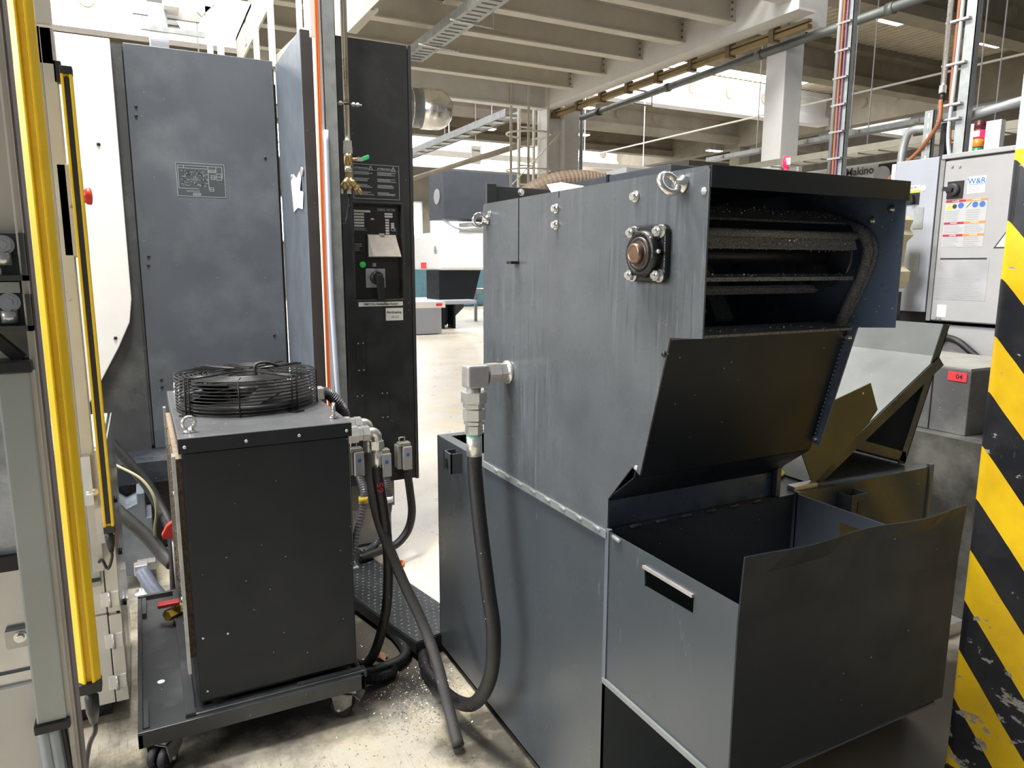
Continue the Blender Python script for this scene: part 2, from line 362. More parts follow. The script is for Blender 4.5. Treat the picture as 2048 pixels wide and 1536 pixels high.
# shared small hardware (meshes along +Z from the seat)
ME = {}
ME['screw'] = mm(B().lathe((0, 0, 0), (0, 0, 1), [(0, .006), (.002, .006), (.0035, .0045), (.0036, .002), (.002, .0018)], 12), 'screw', 'steel')
ME['screwdark'] = mm(B().lathe((0, 0, 0), (0, 0, 1), [(0, .007), (.003, .0068), (.006, .004), (.0062, .001)], 12), 'screw', 'black')
ME['socket'] = mm(B().cyl((0, 0, 0), (0, 0, .003), .013, 18).cyl((0, 0, .003), (0, 0, .013), .0085, 16).cyl((0, 0, .013), (0, 0, .0135), .005, 6), 'bolt', 'chrome')
ME['nut'] = mm(B().cyl((0, 0, 0), (0, 0, .003), .0145, 20).hexa((0, 0, .003), (0, 0, .0135), .0125).cyl((0, 0, .0135), (0, 0, .021), .0065, 14), 'bolt', 'chrome')
ME['dot'] = mm(B().cyl((0, 0, 0), (0, 0, .002), .004, 10), 'rivet', 'steel')
def eyebolt_mesh(R, r):
    return mm(B().lathe((0, 0, 0), (0, 0, 1), [(0, R*.75), (R*.25, R*.75), (R*.4, R*.45), (R*.7, R*.38)], 16).torus((0, 0, R*1.35), (0, 1, 0), R*.82, r, 26, 10), 'lifting_eye', 'chrome')
ME['eye'] = eyebolt_mesh(.0225, .0065)
ME['eyeb'] = eyebolt_mesh(.026, .0078)

# ================================================================== THE BUILDING
fl = B().add([(-12, -5, 0), (32, -5, 0), (32, 34, 0), (-12, 34, 0)], [(0, 1, 2, 3)]).build('floor', floor_mat(), kind='structure', org=(0, 0, 0))
b = B()
for x in [(-12, 32)]: b.box(x[0], x[1], 33.6, 34, 0, 8)
wb = b.build('wall_back', 'concrete', kind='structure')
for i in range(9):                              # bright window band high in the far wall
    x = 3.5+i*3.1
    f = B().holeplate([(x, 2.6), (x+2.7, 2.6), (x+2.7, 4.6), (x, 4.6)], [(x+.08, 2.68), (x+2.62, 2.68), (x+2.62, 4.52), (x+.08, 4.52)], 'y', 33.5, 33.62).build('window_frame', 'mezzl', wb)
    B().box(x+.07, x+2.63, 33.55, 33.6, 2.67, 4.53).build('pane', 'glow', f)
B().box(31.6, 32, -5, 33.6, 0, 8).build('wall_right', 'concrete', kind='structure')

# corrugated roof deck, girders along X with round openings, skylight strips
b = B(); n = 0; X0, X1 = -8., 24.; pt = .2; xs = []
x = X0
while x < X1:
    xs += [(x, 6.92), (x+.07, 6.92), (x+.10, 7.0), (x+.17, 7.0)]; x += pt
vs_ = [(q[0], yy, q[1]) for yy in (5.0, 33.6) for q in xs]; k = len(xs)
b.add(vs_, [(i, i+1, k+i+1, k+i) for i in range(k-1)])
deck = b.build('ceiling', 'deck', kind='structure', org=(0, 0, 0))
GY = [9.0, 12.8, 16.7, 20.5, 24.2, 28.0, 31.6]
hole = mm(B().cyl((0, 0, 0), (0, .03, 0), .17, 20).cyl((0, -.02, 0), (0, .0, 0), .13, 16), 'opening', 'concrete')
for gi, gy in enumerate(GY):
    prof = [(-.20, 5.98), (.20, 5.98), (.20, 6.20), (.13, 6.26), (.07, 6.34), (.07, 6.70), (.22, 6.77), (.22, 6.91), (-.22, 6.91), (-.22, 6.77), (-.07, 6.70), (-.07, 6.34), (-.13, 6.26), (-.20, 6.20)]
    g = B().prism([(gy+p_[0], p_[1]) for p_ in prof], 'x', -8., 24. if gi != 1 else 20.).build('girder', 'concrete_lit' if gi in (2, 5, 6) else 'concrete', deck)
    for hx in ([-4.6, -.5, 3.2, 6.9, 10.6, 14.3, 15.7, 17.1, 18.4, 21.5] if gi < 3 else [2, 6.5, 9.0, 11.5, 13.0, 14.5, 16.0, 19.0]):
        if gi == 1 and hx > 19.5: continue
        inst('opening', hole, g, (hx, gy-.085, 6.53))
for gx, y0, y1 in ((20.0, 8.8, 33.0),):
    prof = [(-.22, 5.85), (.22, 5.85), (.22, 6.91), (-.22, 6.91)]
    g = B().prism([(gx+p_[0], p_[1]) for p_ in prof], 'y', y0, y1).build('girder', 'concrete', deck)
    for hy in (10.5, 12.0, 14.2, 15.3, 18.5, 22.5): inst('opening', hole, g, (gx-.24, hy, 6.45), RZ(-PI/2))
for (x0, x1, y0, y1) in ((-7.5, 17.6, 15.25, 16.05), (4, 19, 18.2, 19.0), (2, 19, 26.6, 27.4), (2, 19, 30.2, 31.0), (21, 23.6, 10, 18)):
    s_ = B().box(x0, x1, y0, y1, 6.82, 6.91).build('skylight', 'glowhi' if y0 in (15.25, 26.6, 30.2) else 'glow', deck)
    for i in range(int((x1-x0)/2.5)+1): B().box(x0+i*2.5-.015, x0+i*2.5+.015, y0, y1, 6.805, 6.818).build('glazing_bar', 'mezzl', s_)
# concrete columns that carry the cross girder
for cx, cy in ((20.0, 12.8), (20.0, 20.5), (20.0, 28.0)):
    B().box(cx-.25, cx+.25, cy-.25, cy+.25, 0, 5.85).build('concrete_column', 'concrete', bev=.02,
        label='pale concrete column under the cross girder, %s' % {12.8: 'nearest of the far row', 20.5: 'second of the far row', 28.0: 'farthest of the row'}[cy], cat='column', group='concrete columns in the far hall')

# hall lamps
def hall_lamp(x, y, z, mt, lab, top=6.92):
    t = thing('hall_lamp', lab, 'lamp', (x, y, z), 'high-bay lamps under the roof')
    B().box(x-.32, x+.32, y-.13, y+.13, z+.02, z+.09).build('housing', 'galv', t)
    B().box(x-.30, x-.02, y-.11, y+.11, z, z+.02).build('lens', mt, t); B().box(x+.02, x+.30, y-.11, y+.11, z, z+.02).build('lens', mt, t)
    B().cyl((x, y, z+.09), (x, y, top), .006, 6).build('hanger', 'steeld', t)
hall_lamp(13.6, 10.0, 6.35, 'lampw', 'lit hall lamp over the right aisle, left of the pair by the ribbed roof')
hall_lamp(16.9, 9.95, 6.35, 'lampw', 'lit warm hall lamp over the right aisle, nearest the right edge')
hall_lamp(9.9, 21.0, 5.75, 'lamp', 'lit hall lamp seen left of the caged ladder')
hall_lamp(13.5, 21.2, 5.9, 'lamp', 'lit hall lamp just right of the far white column')
hall_lamp(11.3, 17.6, 5.9, 'lamp', 'lit hall lamp under the grey pipe end, highest by the far column')
hall_lamp(19.4, 21.2, 5.8, 'lamp', 'small lit hall lamp above the dark machine roofs')

# mezzanine
mz = thing('mezzanine', 'cream steel mezzanine with parallel joists seen from below', 'mezzanine', (3.5, 7.5, 0))
for i in range(11):
    B().box(1.25+i*.388, 1.635+i*.388, 5.3, 9.75, 4.262, 4.30).build('deck_panel', 'mezz', mz)
def ibeam_x(y, x0, x1, z0, h, w, t=.014):
    return B().box(x0, x1, y-w/2, y+w/2, z0, z0+t).box(x0, x1, y-w/2, y+w/2, z0+h-t, z0+h).box(x0, x1, y-t/2, y+t/2, z0+t, z0+h-t)
for y in (5.15, 5.85, 6.6, 7.35, 8.1, 8.9): 
    j = ibeam_x(y, 2.7 if y < 7 else 1.25, 5.5, 4.0, .26, .13).build('joist', 'mezz', mz)
    for dy in (-.068, .066): B().box(2.7 if y < 7 else 1.25, 5.46, y+dy, y+dy+.004, 4.252, 4.261).build('rust_line', 'rust', j)
    B().box(5.47, 5.5, y-.06, y+.06, 4.02, 4.25).build('end_plate', 'mezz', j)
    for k_ in range(3):
        for dy in (-.04, .04): B().cyl((5.46, y+dy, 4.06+k_*.065), (5.475, y+dy, 4.06+k_*.065), .013, 8).build('bolt', 'rust', j)
ibeam_x(9.65, 1.25, 5.5, 3.86, .42, .16, .018).build('edge_beam', 'mezzl', mz)
B().box(5.5, 5.72, 5.0, 9.8, 3.90, 3.92).box(5.5, 5.72, 5.0, 9.8, 4.28, 4.30).box(5.5, 5.515, 5.0, 9.8, 3.92, 4.28).build('edge_beam', 'mezzl', mz)
B().box(1.25, 1.27, 5.3, 9.7, 3.95, 4.30).build('edge_beam', 'mezz', mz)
for y in (5.5, 6.2, 7.0, 7.7, 8.5): B().box(1.3, 5.48, y-.004, y+.004, 4.256, 4.2615).build('deck_joint', 'rust', mz)
# white columns below the mezzanine
c = thing('steel_column', 'off-white square steel column with a red beacon in front', 'column', (6.15, 5.72, 0))
B().box(6.02, 6.28, 5.60, 5.86, 0, 4.0).build('shaft', 'mezzl', c, bev=.01)
B().box(5.95, 6.35, 5.5, 5.95, 4.0, 4.06).build('head_plate', 'mezzl', c)
B().box(5.74, 6.6, 5.62, 5.80, 4.06, 4.34).build('cross_beam', 'mezzl', c)
for i in range(4): B().cyl((5.98+i*.1, 5.55, 4.0), (5.98+i*.1, 5.55, 3.985), .014, 8).build('bolt', 'steeld', c)
c = thing('steel_column', 'off-white broad steel column behind the caged ladder', 'column', (5.9, 9.95, 0))
B().box(5.60, 5.62, 9.72, 10.02, 0, 4.0).box(5.62, 5.90, 9.86, 9.88, 0, 4.0).box(5.90, 5.92, 9.72, 10.02, 0, 4.0).build('shaft', 'mezzl', c)
B().box(5.95, 6.28, 9.9, 10.2, 0, 6.0).build('casing', 'mezzl', c, bev=.01)
B().cyl((6.32, 9.9, 0), (6.32, 9.9, 4.6), .03, 12).build('downpipe', 'galv', c)
c = thing('steel_column', 'white steel post standing behind the black electrical cabinet', 'column', (1.37, 6.5, 0))
B().box(1.30, 1.48, 5.9, 6.1, 0, 4.26).build('shaft', 'mezzl', c); B().box(1.27, 1.51, 5.87, 6.13, 0, .02).build('base_plate', 'mezzl', c)

# pipes and trays along the mezzanine edge
t = thing('busbar_rail', 'brown busbar rail clamped along the mezzanine edge beam', 'rail', (5.8, 7.6, 3.8))
B().box(5.74, 5.80, 5.1, 10.0, 3.80, 3.84).box(5.745, 5.795, 5.1, 10.0, 3.86, 3.885).build('rail', mat('rail_brown', (.30, .215, .10), .5, .3), t)
for i in range(8): B().box(5.72, 5.82, 5.5+i*.6, 5.56+i*.6, 3.78, 3.93).build('clamp', mat('clamp_brown', (.16, .115, .06), .6), t)
t = thing('duct_pipe', 'grey conduit pipe hung beside the brown busbar rail', 'pipe', (6.0, 7.6, 3.7))
B().cyl((6.0, 3.4, 3.83), (6.0, 9.4, 3.75), .042, 16).build('pipe', mat('pipe_dark', (.17, .18, .17), .5, .4), t)
for i in range(4): B().cyl((6.0, 4.4+i*1.5, 3.815-i*.02), (6.0, 4.47+i*1.5, 3.815-i*.02), .052, 16).build('coupling', 'black' if i == 3 else MATS['pipe_dark'], t)
B().tube([(5.9, 8.0, 3.86), (6.2, 8.0, 3.85), (6.2, 8.0, 3.68), (5.9, 8.0, 3.68)], .012, 8, 1).build('hanger', 'galv', t)
t = thing('cable_tray', 'perforated grey cable tray crossing under the mezzanine joists', 'cable tray', (2.75, 6.4, 3.7))
B().box(2.62, 2.84, 5.3, 7.6, 3.72, 3.735).box(2.62, 2.632, 5.3, 7.6, 3.735, 3.80).box(2.828, 2.84, 5.3, 7.6, 3.735, 3.80).build('tray', 'galv', t)
for i in range(22): 
    B().box(2.66, 2.80, 5.4+i*.1, 5.43+i*.1, 3.7185, 3.7198).build('slot', 'black', t)
B().tube([(2.58, 6.2, 3.72), (3.0, 6.2, 3.70), (3.0, 6.2, 4.0)], .010, 8, 1).build('hanger', 'steel', t)
B().tube([(2.58, 7.0, 3.72), (3.0, 7.0, 3.70), (3.0, 7.0, 4.0)], .010, 8, 1).build('hanger', 'steel', t)
t = thing('cable_tray', 'long perforated cable tray sloping away behind the black cabinet', 'cable tray', (5.0, 11, 3.8))
B().quadslab([(5.2, 10.3, 3.88), (5.45, 10.3, 3.88), (5.45, 19, 3.88), (5.2, 19, 3.88)], .02).box(5.19, 5.2, 10.3, 19, 3.86, 3.97).box(5.45, 5.46, 10.3, 19, 3.86, 3.97).build('tray', 'galv', t)
for i in range(10): B().box(5.24, 5.41, 10.3+i*.45, 10.42+i*.45, 3.855, 3.859).build('slot', 'lampw' if False else 'mezzl', t)
for i in range(4): B().cyl((5.2, 10.8+i*2, 3.97), (5.2, 10.8+i*2, 6.92), .008, 6).build('hanger', 'steeld', t)
B().cyl((5.75, 9.9, 3.55), (5.75, 24, 3.55), .05, 12).build('pipe_run', 'concrete', label='long dull pipe below the sloping cable tray', cat='pipe')
t = thing('crane_rail', 'thin white rail running across above the far dark machine', 'rail', (7.5, 15, 3.9))
B().box(4.0, 13.0, 15.45, 15.55, 4.0, 4.12).build('rail', 'white', t)
for i in range(5): B().cyl((4.6+i*1.8, 15.5, 4.12), (4.6+i*1.8, 15.5, 6.92), .012, 6).build('hanger', 'white', t)
t = thing('hanging_sign', 'small cream hanging sign above the far dark machine', 'sign', (6.37, 14, 3.6))
B().box(6.27, 6.48, 13.99, 14.01, 3.66, 4.02).build('board', 'label', t); B().cyl((6.37, 14, 4.02), (6.37, 14, 6.92), .006, 6).build('wire', 'steeld', t)
text('Neubau', .055, 'ink', t, (6.375, 13.985, 3.93)); text('1', .09, 'ink', t, (6.375, 13.985, 3.79))
# spiral duct end
t = thing('air_duct', 'shiny spiral air duct end below the mezzanine', 'duct', (2.6, 8.3, 3.4))
B().lathe((.9, 8.6, 3.42), (1, -.1, 0), [(0, .22), (2.25, .22)], 28).build('pipe', 'galv', t)
B().lathe((3.10, 8.38, 3.42), (1, -.1, 0), [(0, .232), (.22, .232), (.30, .20), (.36, .13), (.385, .04)], 28).build('end_cap', 'chrome', t)
for i in range(7): B().torus((1.9+i*.18, 8.50-i*.018, 3.42), (1, -.1, 0), .222, .006, 28, 6).build('seam', 'steel', t)
for x in (1.5, 2.5): B().beam((x, 8.6-(x-.9)*.1, 3.64), (x, 8.6-(x-.9)*.1, 4.262), .03, .004, (1, 0, 0)).build('hanger_strap', 'galv', t)
# caged ladder
t = thing('caged_ladder', 'cream caged ladder up to the mezzanine, left of the far column', 'ladder', (5.2, 9.9, 0))
for x in (5.27, 5.53): B().box(x-.015, x+.015, 9.98, 10.03, 0, 4.9).build('stile', 'mezz', t)
for i in range(16): B().cyl((5.27, 10.0, .3+i*.28), (5.53, 10.0, .3+i*.28), .012, 8).build('rung', 'mezz', t)
for z in (2.45, 2.98, 3.5, 4.2): B().tube([(5.27, 10, z), (5.02, 9.9, z), (4.93, 9.65, z), (5.1, 9.42, z), (5.4, 9.38, z), (5.56, 9.55, z), (5.57, 9.82, z), (5.53, 10, z)], .014, 8, 4).build('hoop', 'mezz', t)
for p_ in ((4.94, 9.62), (5.12, 9.42), (5.42, 9.38)): B().box(p_[0]-.02, p_[0]+.02, p_[1]-.004, p_[1]+.004, 2.45, 4.2).build('cage_bar', 'mezz', t)
B().beam((4.9, 9.5, 2.75), (5.72, 9.5, 3.55), .03, .008).build('brace', mat('pale_yellow', (.6, .52, .24), .5), t)
# stair at the left
t = thing('stair', 'cream steel stair with handrail behind the slate machine', 'stair', (0, 5.8, 0))
sx0, sz0, sx1, sz1 = -1.75, .05, 1.5, 3.45; sl = (sz1-sz0)/(sx1-sx0)
for y in (5.55, 6.2): B().beam((sx0, y, sz0), (sx1+.4, y, sz1+.4*sl), .03, .22).build('stringer', 'mezz', t)
for i in range(14): B().box(sx0+.15+i*.24, sx0+.37+i*.24, 5.57, 6.18, sz0+.16+i*.24*sl, sz0+.18+i*.24*sl).build('tread', 'mezz', t)
for y in (5.53, 6.22):
    B().beam((.55, y, sz0+1.0+(.55-sx0)*sl), (sx1, y, sz1+1.0), .04, .04).build('handrail', 'mezz', t)
    for i in range(3): B().beam((sx0+2.36+i*.34, y, sz0+.1+(2.36+i*.34)*sl), (sx0+2.36+i*.34, y, sz0+1.0+(2.36+i*.34)*sl), .04, .04, (1, 0, 0)).build('baluster', 'mezz', t)
for i in range(4): B().cyl((.62+.03*(i % 2), 5.53, 2.72+.05*i), (.62+.03*(i % 2), 5.54, 2.72+.05*i), .015, 8).build('bolt', 'steeld', t)
# left hanging tray with white junction boxes
t = thing('cable_tray', 'perforated hanging cable tray with white junction boxes over the white machine', 'cable tray', (.25, 6.6, 3.4))
B().quadslab([(.24, 6.2, 3.30), (.42, 6.2, 3.30), (.42, 8.6, 4.35), (.24, 8.6, 4.35)], .012).build('tray', 'galv', t)
for i in range(10):
    for j in range(3): B().box(.265+j*.05, .295+j*.05, 6.7+i*.16, 6.74+i*.16, 3.498+i*.07, 3.512+i*.07).build('slot', 'mezzl', t)
B().box(.20, .32, 6.1, 6.4, 3.12, 3.46).build('junction_box', 'coolw', t); B().box(.30, .40, 6.0, 6.2, 3.42, 3.62).build('junction_box', 'white', t)
B().box(.10, .56, 6.35, 6.39, 3.44, 3.52).build('crossbar', 'offw', t); B().box(.14, .56, 6.0, 6.03, 3.24, 3.275).build('crossbar', 'galv', t)
B().cyl((.54, 6.37, 3.2), (.54, 6.37, 6.92), .006, 6).build('hanger', 'steeld', t); B().cyl((.16, 6.37, 3.4), (.16, 6.37, 6.92), .006, 6).build('hanger', 'steeld', t)

# ================================================================== FAR MACHINES
t = thing('machining_centre', 'far white machining centre with a dark overhead box', 'machine', (7.3, 17.5, 0))
B().box(6.86, 8.95, 17.0, 18.05, 2.74, 3.92).build('overhead_box', mat('far_slate', (.045, .052, .062), .5), t, bev=.01)
B().cyl((6.84, 17.45, 3.3), (6.86, 17.45, 3.3), .19, 20).build('cover_disc', 'offw', t)
B().prism([(6.75, 1.47), (8.6, 1.47), (8.6, 2.43), (6.85, 2.43), (6.75, 2.36)], 'y', 17.0, 19.2).build('body', 'white', t, bev=.06)
B().prism([(6.78, .72), (7.75, .72), (7.95, 1.46), (6.78, 1.46)], 'y', 17.2, 18.1).build('chip_tray', 'dark', t)
B().box(5.4, 7.6, 16.7, 18.7, .62, .72).build('table', 'coolw', t, bev=.02)
B().prism([(6.2, .05), (7.0, .05), (7.5, .5), (7.5, .62), (6.2, .62)], 'y', 17.3, 18).build('pedestal', mat('far_slate', (0, 0, 0)), t)
for x in (6.75, 7.05): B().box(x, x+.05, 16.9, 17.3, 0, .62).build('leg', 'dark', t)
B().cyl((6.73, 17.3, 1.97), (6.75, 17.3, 1.97), .10, 16).build('port', 'steel', t)
B().box(6.74, 6.75, 18.0, 18.4, 1.5, 1.66).build('sticker', 'redtag', t)
B().box(7.6, 8.2, 17.2, 17.8, 2.2, 2.68).build('spindle_cover', 'white', t); B().tube([(6.9, 17.1, 2.7), (7.3, 17, 2.5), (8, 17, 2.55), (8.4, 17, 2.4)], .04, 8).build('hose', 'cbl', t)
t = thing('coolant_box', 'far pale blue box with a red sticker on the floor', 'box', (6.1, 16.0, 0))
B().box(5.5, 6.2, 15.6, 16.5, .02, .62).build('body', 'coolw', t); B().box(5.45, 6.28, 15.55, 16.55, .62, .76).build('lid', 'white', t); B().box(6.05, 6.2, 15.545, 15.55, .66, .72).build('sticker', 'redtag', t)
t = thing('workbench', 'far light grey bench beside the white machining centre', 'bench', (9.2, 18.5, 0))
B().box(8.5, 10.2, 18, 19, .86, .94).build('top', 'coolw', t)
for x, y in ((8.55, 18.05), (10.1, 18.05), (8.55, 18.9), (10.1, 18.9)): B().box(x, x+.07, y, y+.07, 0, .86).build('leg', 'coolw', t)
B().box(8.6, 10.1, 18.4, 18.46, .2, .27).build('stretcher', 'coolw', t)
B().box(6.0, 13, 26, 28, .0, 2.3).build('far_machine', 'teal', bev=.05, label='far teal machine behind the white machining centre', cat='machine')
t = thing('dark_machine', 'dark slate machine roof rising behind the chip conveyor', 'machine', (4.2, 5, 0))
B().box(3.4, 4.6, 4.15, 5.5, 0, 2.31).build('body', mat('far_slate', (0, 0, 0)), t, bev=.01); B().box(3.39, 4.61, 4.9, 4.93, .05, 2.315).build('seam', 'dark', t)
B().box(3.75, 4.1, 5.15, 5.45, 2.31, 2.42).build('roof_box', 'offw', t)
t = thing('flexible_duct', 'brown ribbed flexible duct arching over the dark machine', 'duct', (3.6, 6, 0))
B().tube([(3.10, 6.1, 1.9), (3.18, 6.06, 2.16), (3.42, 6.0, 2.33), (3.75, 5.95, 2.40), (4.02, 5.9, 2.37), (4.2, 5.8, 2.2)], .088, 18, 16, .03).build('hose', 'flex', t)
B().cyl((3.10, 6.1, 0), (3.10, 6.1, 1.92), .105, 18).build('standpipe', 'galv', t); B().cyl((4.2, 5.8, 0), (4.2, 5.8, 2.2), .11, 18).build('outlet_pipe', 'galv', t)
# beige machines and rails in the far right
t = thing('lathe', 'far cream machine with a dark name over its window band', 'machine', (9.5, 6.5, 0))
B().box(9.0, 11, 5.6, 9.5, 0, 2.99).build('body', 'beige', t, bev=.03)
B().box(8.97, 9.0, 5.8, 6.62, 2.55, 2.95).build('window', 'black', t); B().cyl((8.95, 6.55, 2.8), (8.97, 6.55, 2.8), .12, 20).build('reel', 'offw', t)
B().box(8.98, 9.0, 7.5, 9.2, 2.2, 2.8).build('window', 'black', t)
text('Makino', .15, 'ink', t, (8.985, 6.92, 2.89), (0, -1, 0))
for yy, z0, z1, mt_, lab in ((8.6, 3.06, 3.17, 'beige', 'lower cream crane rail over the far cream machine'), (8.25, 3.25, 3.31, 'galv', 'upper grey ribbed rail over the far cream machine')):
    r = thing('overhead_rail', lab, 'rail', (yy, 6.5, z0))
    B().box(yy, yy+.15, 4.2, 9.2, z0, z1).build('rail', mt_, r)
    for i in range(6): B().box(yy-.02, yy, 4.8+i*.8, 4.86+i*.8, z0+.01, z1-.01).build('clip', MATS['conn_olive'] if 'conn_olive' in MATS else mat('conn_olive', (.3, .27, .19), .5), r)
    for i in range(3): B().cyl((yy+.08, 5+i*1.6, z1), (yy+.08, 5+i*1.6, 6.92), .008, 6).build('hanger', 'steeld', r)
B().cyl((10, 2.5, 4.2), (10, 16.4, 4.24), .016, 10).build('thin_conduit', 'mezz', label='thin pale conduit crossing in front of the far girder', cat='pipe')
t = thing('wall_panel', 'white panel board behind the red beacon', 'panel', (7.33, 6.56, 0))
B().box(7.3, 7.36, 6.48, 6.64, 0, 2.83).build('board', 'white', t)
t = thing('beacon_post', 'red lit beacon on a short post before the off-white column', 'beacon', (4.81, 4.4, 0))
B().cyl((4.81, 4.4, 0), (4.81, 4.4, 2.40), .018, 12).build('post', mat('beacon_stem', (.5, .05, .1), .4), t)
B().lathe((4.81, 4.4, 2.40), (0, 0, 1), [(0, .024), (.05, .03), (.085, .022), (.09, .006)], 16).build('dome', 'redglow', t); B().cyl((4.80, 4.367, 2.42), (4.80, 4.37, 2.47), .014, 12).build('lamp_core', 'hotglow', t)

# ================================================================== CHIP CONVEYOR WITH TANK
cv = thing('chip_conveyor', 'large anthracite chip conveyor tower on a coolant tank, front right', 'chip conveyor', (1.5, 2.0, 0))
XL, XR = 1.012, 1.622
b = B().box(XL, XL+.005, 1.43, 2.61, .03, .925).box(2.33, 2.335, 1.43, 2.61, .03, .925).box(XL, 2.335, 2.605, 2.61, .03, .925).box(XL, 2.335, 1.43, 2.61, .03, .036)
b.box(XL, 2.335, 1.43, 1.436, .03, .925)
tank = b.build('tank', 'paint', cv)
b = B().box(XL, 2.335, 1.43, 2.19, .925, .931).box(XL, 1.055, 2.19, 2.61, .925, .931).box(1.5, 2.335, 2.19, 2.61, .925, .931).box(1.055, 1.5, 2.19, 2.225, .925, .931).box(1.055, 1.5, 2.565, 2.61, .925, .931)
b.build('tank_top', 'paint', cv)
B().box(XL-.008, XL+.004, 1.425, 2.17, .915, .934).build('seam_edge', 'tray', cv)
B().box(2.325, 2.341, 1.424, 1.44, .03, .94).build('corner_strip', 'slateblue', cv)
for i in range(9): B().lathe((XL-.006, 2.08-i*.085, .932), (0, -1, -.12), [(0, .002), (.006, .0055), (.03, .006), (.036, .002)], 8).build('weld_bead', 'tray', cv)
for i in range(6): B().lathe((1.08+i*.085, 1.425, .934), (1, 0, 0), [(0, .002), (.006, .006), (.03, .006), (.036, .002)], 8).build('weld_bead', 'paint', cv)
prof = [(1.43, .93), (1.43, 1.018), (1.335, 1.125), (1.305, 1.113), (1.216, 1.445), (1.115, 1.452), (1.115, 1.785), (1.125, 1.795)]
tail = [(2.162, 1.795), (2.17, 1.785), (2.17, .93)]
slit = [(1.917, 1.795), (1.917, 1.61), (1.923, 1.61), (1.923, 1.795)]
notch = [(1.688, 1.795), (1.688, 1.778), (1.692, 1.778), (1.692, 1.795)]
B().prism(prof+notch+slit+tail, 'x', XL, XL+.004).build('side_plate', 'tower', cv)
B().prism(prof+tail, 'x', XR-.004, XR).build('side_plate', 'navy', cv)
B().box(XL+.0045, XR-.004, 1.115, 2.16, 1.7905, 1.7945).box(XL+.001, XR+.003, 1.1105, 1.1145, 1.752, 1.796).build('lid', 'dark', cv, bev=.001)
B().box(XL+.004, XR-.004, 2.155, 2.16, .93, 1.792).build('rear_plate', 'dark', cv)
# sloping discharge panels inside the plates, set back from their edge
def slope(y0, z0, y1, z1, mt, nm): return B().quadslab([(XL+.005, y0, z0), (XR-.005, y0, z0), (XR-.005, y1, z1), (XL+.005, y1, z1)], .004).build(nm, mt, cv)
slope(1.335, 1.10, 1.245, 1.442, 'dark', 'discharge_panel'); slope(1.455, 1.005, 1.335, 1.10, 'dark', 'discharge_panel'); slope(1.455, .932, 1.455, 1.005, 'navy', 'discharge_panel')
B().quadslab([(XL+.005, 1.212, 1.440), (XR-.03, 1.212, 1.440), (XR-.03, 1.30, 1.450), (XL+.005, 1.30, 1.450)], .006).build('discharge_lip', 'chipcrust', cv)
B().prism([(1.43, .935), (1.43, 1.018), (1.335, 1.125), (1.352, 1.13), (1.445, 1.025), (1.445, .935)], 'x', XR-.016, XR-.004).build('edge_flange', 'slateblue', cv)
for i in range(26): B().lathe((XR-.008, 1.252+i*.0027, 1.41-i*.0112), (0, .24, -.97), [(0, .002), (.004, .0045), (.0085, .002)], 6).build('weld_bead', 'slateblue', cv)
# hinged belt: drive shaft, discs and slats with packed chips
B().cyl((XL+.004, 1.285, 1.625), (XR-.004, 1.285, 1.625), .022, 20).build('drive_shaft', 'black', cv)
B().cyl((XR-.07, 1.285, 1.625), (XR-.06, 1.285, 1.625), .085, 28).build('sprocket', mat('oily_steel', (.05, .058, .07), .3, .5, speck=.5), cv)
B().cyl((XL+.06, 1.285, 1.625), (XL+.07, 1.285, 1.625), .085, 28).build('sprocket', MATS['oily_steel'], cv)
XA, XB = XL+.03, XR-.05
for nm, y0, z0, y1, z1, mt in (('belt_slat', 1.30, 1.735, 1.235, 1.705, 'chipcrust'), ('belt_slat', 1.235, 1.70, 1.215, 1.675, 'dark'), ('belt_slat', 1.212, 1.672, 1.20, 1.640, 'chipcrust'),
                              ('belt_slat', 1.205, 1.565, 1.255, 1.572, 'chipcrust'), ('belt_slat', 1.30, 1.545, 1.315, 1.530, 'chipcrust'), ('belt_slat', 1.42, 1.74, 1.33, 1.738, 'dark')):
    B().quadslab([(XA, y0, z0), (XB if z0 < 1.7 else XB+.02, y0, z0), (XB, y1, z1), (XA, y1, z1)], .009).build(nm, mt, cv)
B().cyl((XA, 1.205, 1.672), (XB, 1.205, 1.672), .009, 10).build('hinge_rod', 'chipcrust', cv)
B().tube([(XR-.024, 1.30, 1.715), (XR-.024, 1.222, 1.69), (XR-.024, 1.193, 1.655), (XR-.024, 1.190, 1.62), (XR-.024, 1.205, 1.57), (XR-.024, 1.236, 1.50), (XR-.024, 1.262, 1.445)], .012, 8, 5).build('guide_rail', 'chipcrust', cv)
B().tube([(XR-.010, 1.285, 1.71), (XR-.010, 1.215, 1.69), (XR-.010, 1.183, 1.655), (XR-.010, 1.180, 1.62), (XR-.010, 1.195, 1.57), (XR-.010, 1.227, 1.50), (XR-.010, 1.255, 1.445)], .006, 8, 5).build('guide_edge', 'chipcrust', cv)
B().beam((1.42, 1.62, 1.66), (1.36, 1.42, 1.46), .05, .012).build('inner_brace', 'chipcrust', cv)
B().tube([(1.36, 1.55, 1.62), (1.33, 1.52, 1.58), (1.31, 1.5, 1.52), (1.34, 1.5, 1.485), (1.39, 1.5, 1.52), (1.40, 1.52, 1.57), (1.36, 1.55, 1.62)], .0045, 8).build('inner_cable', 'yelcbl', cv)
B().tube([(1.22, 1.42, 1.53), (1.27, 1.42, 1.51), (1.30, 1.43, 1.48)], .007, 8).build('inner_cable', 'olivecbl', cv)
b = B(); rnd = random.Random(3)
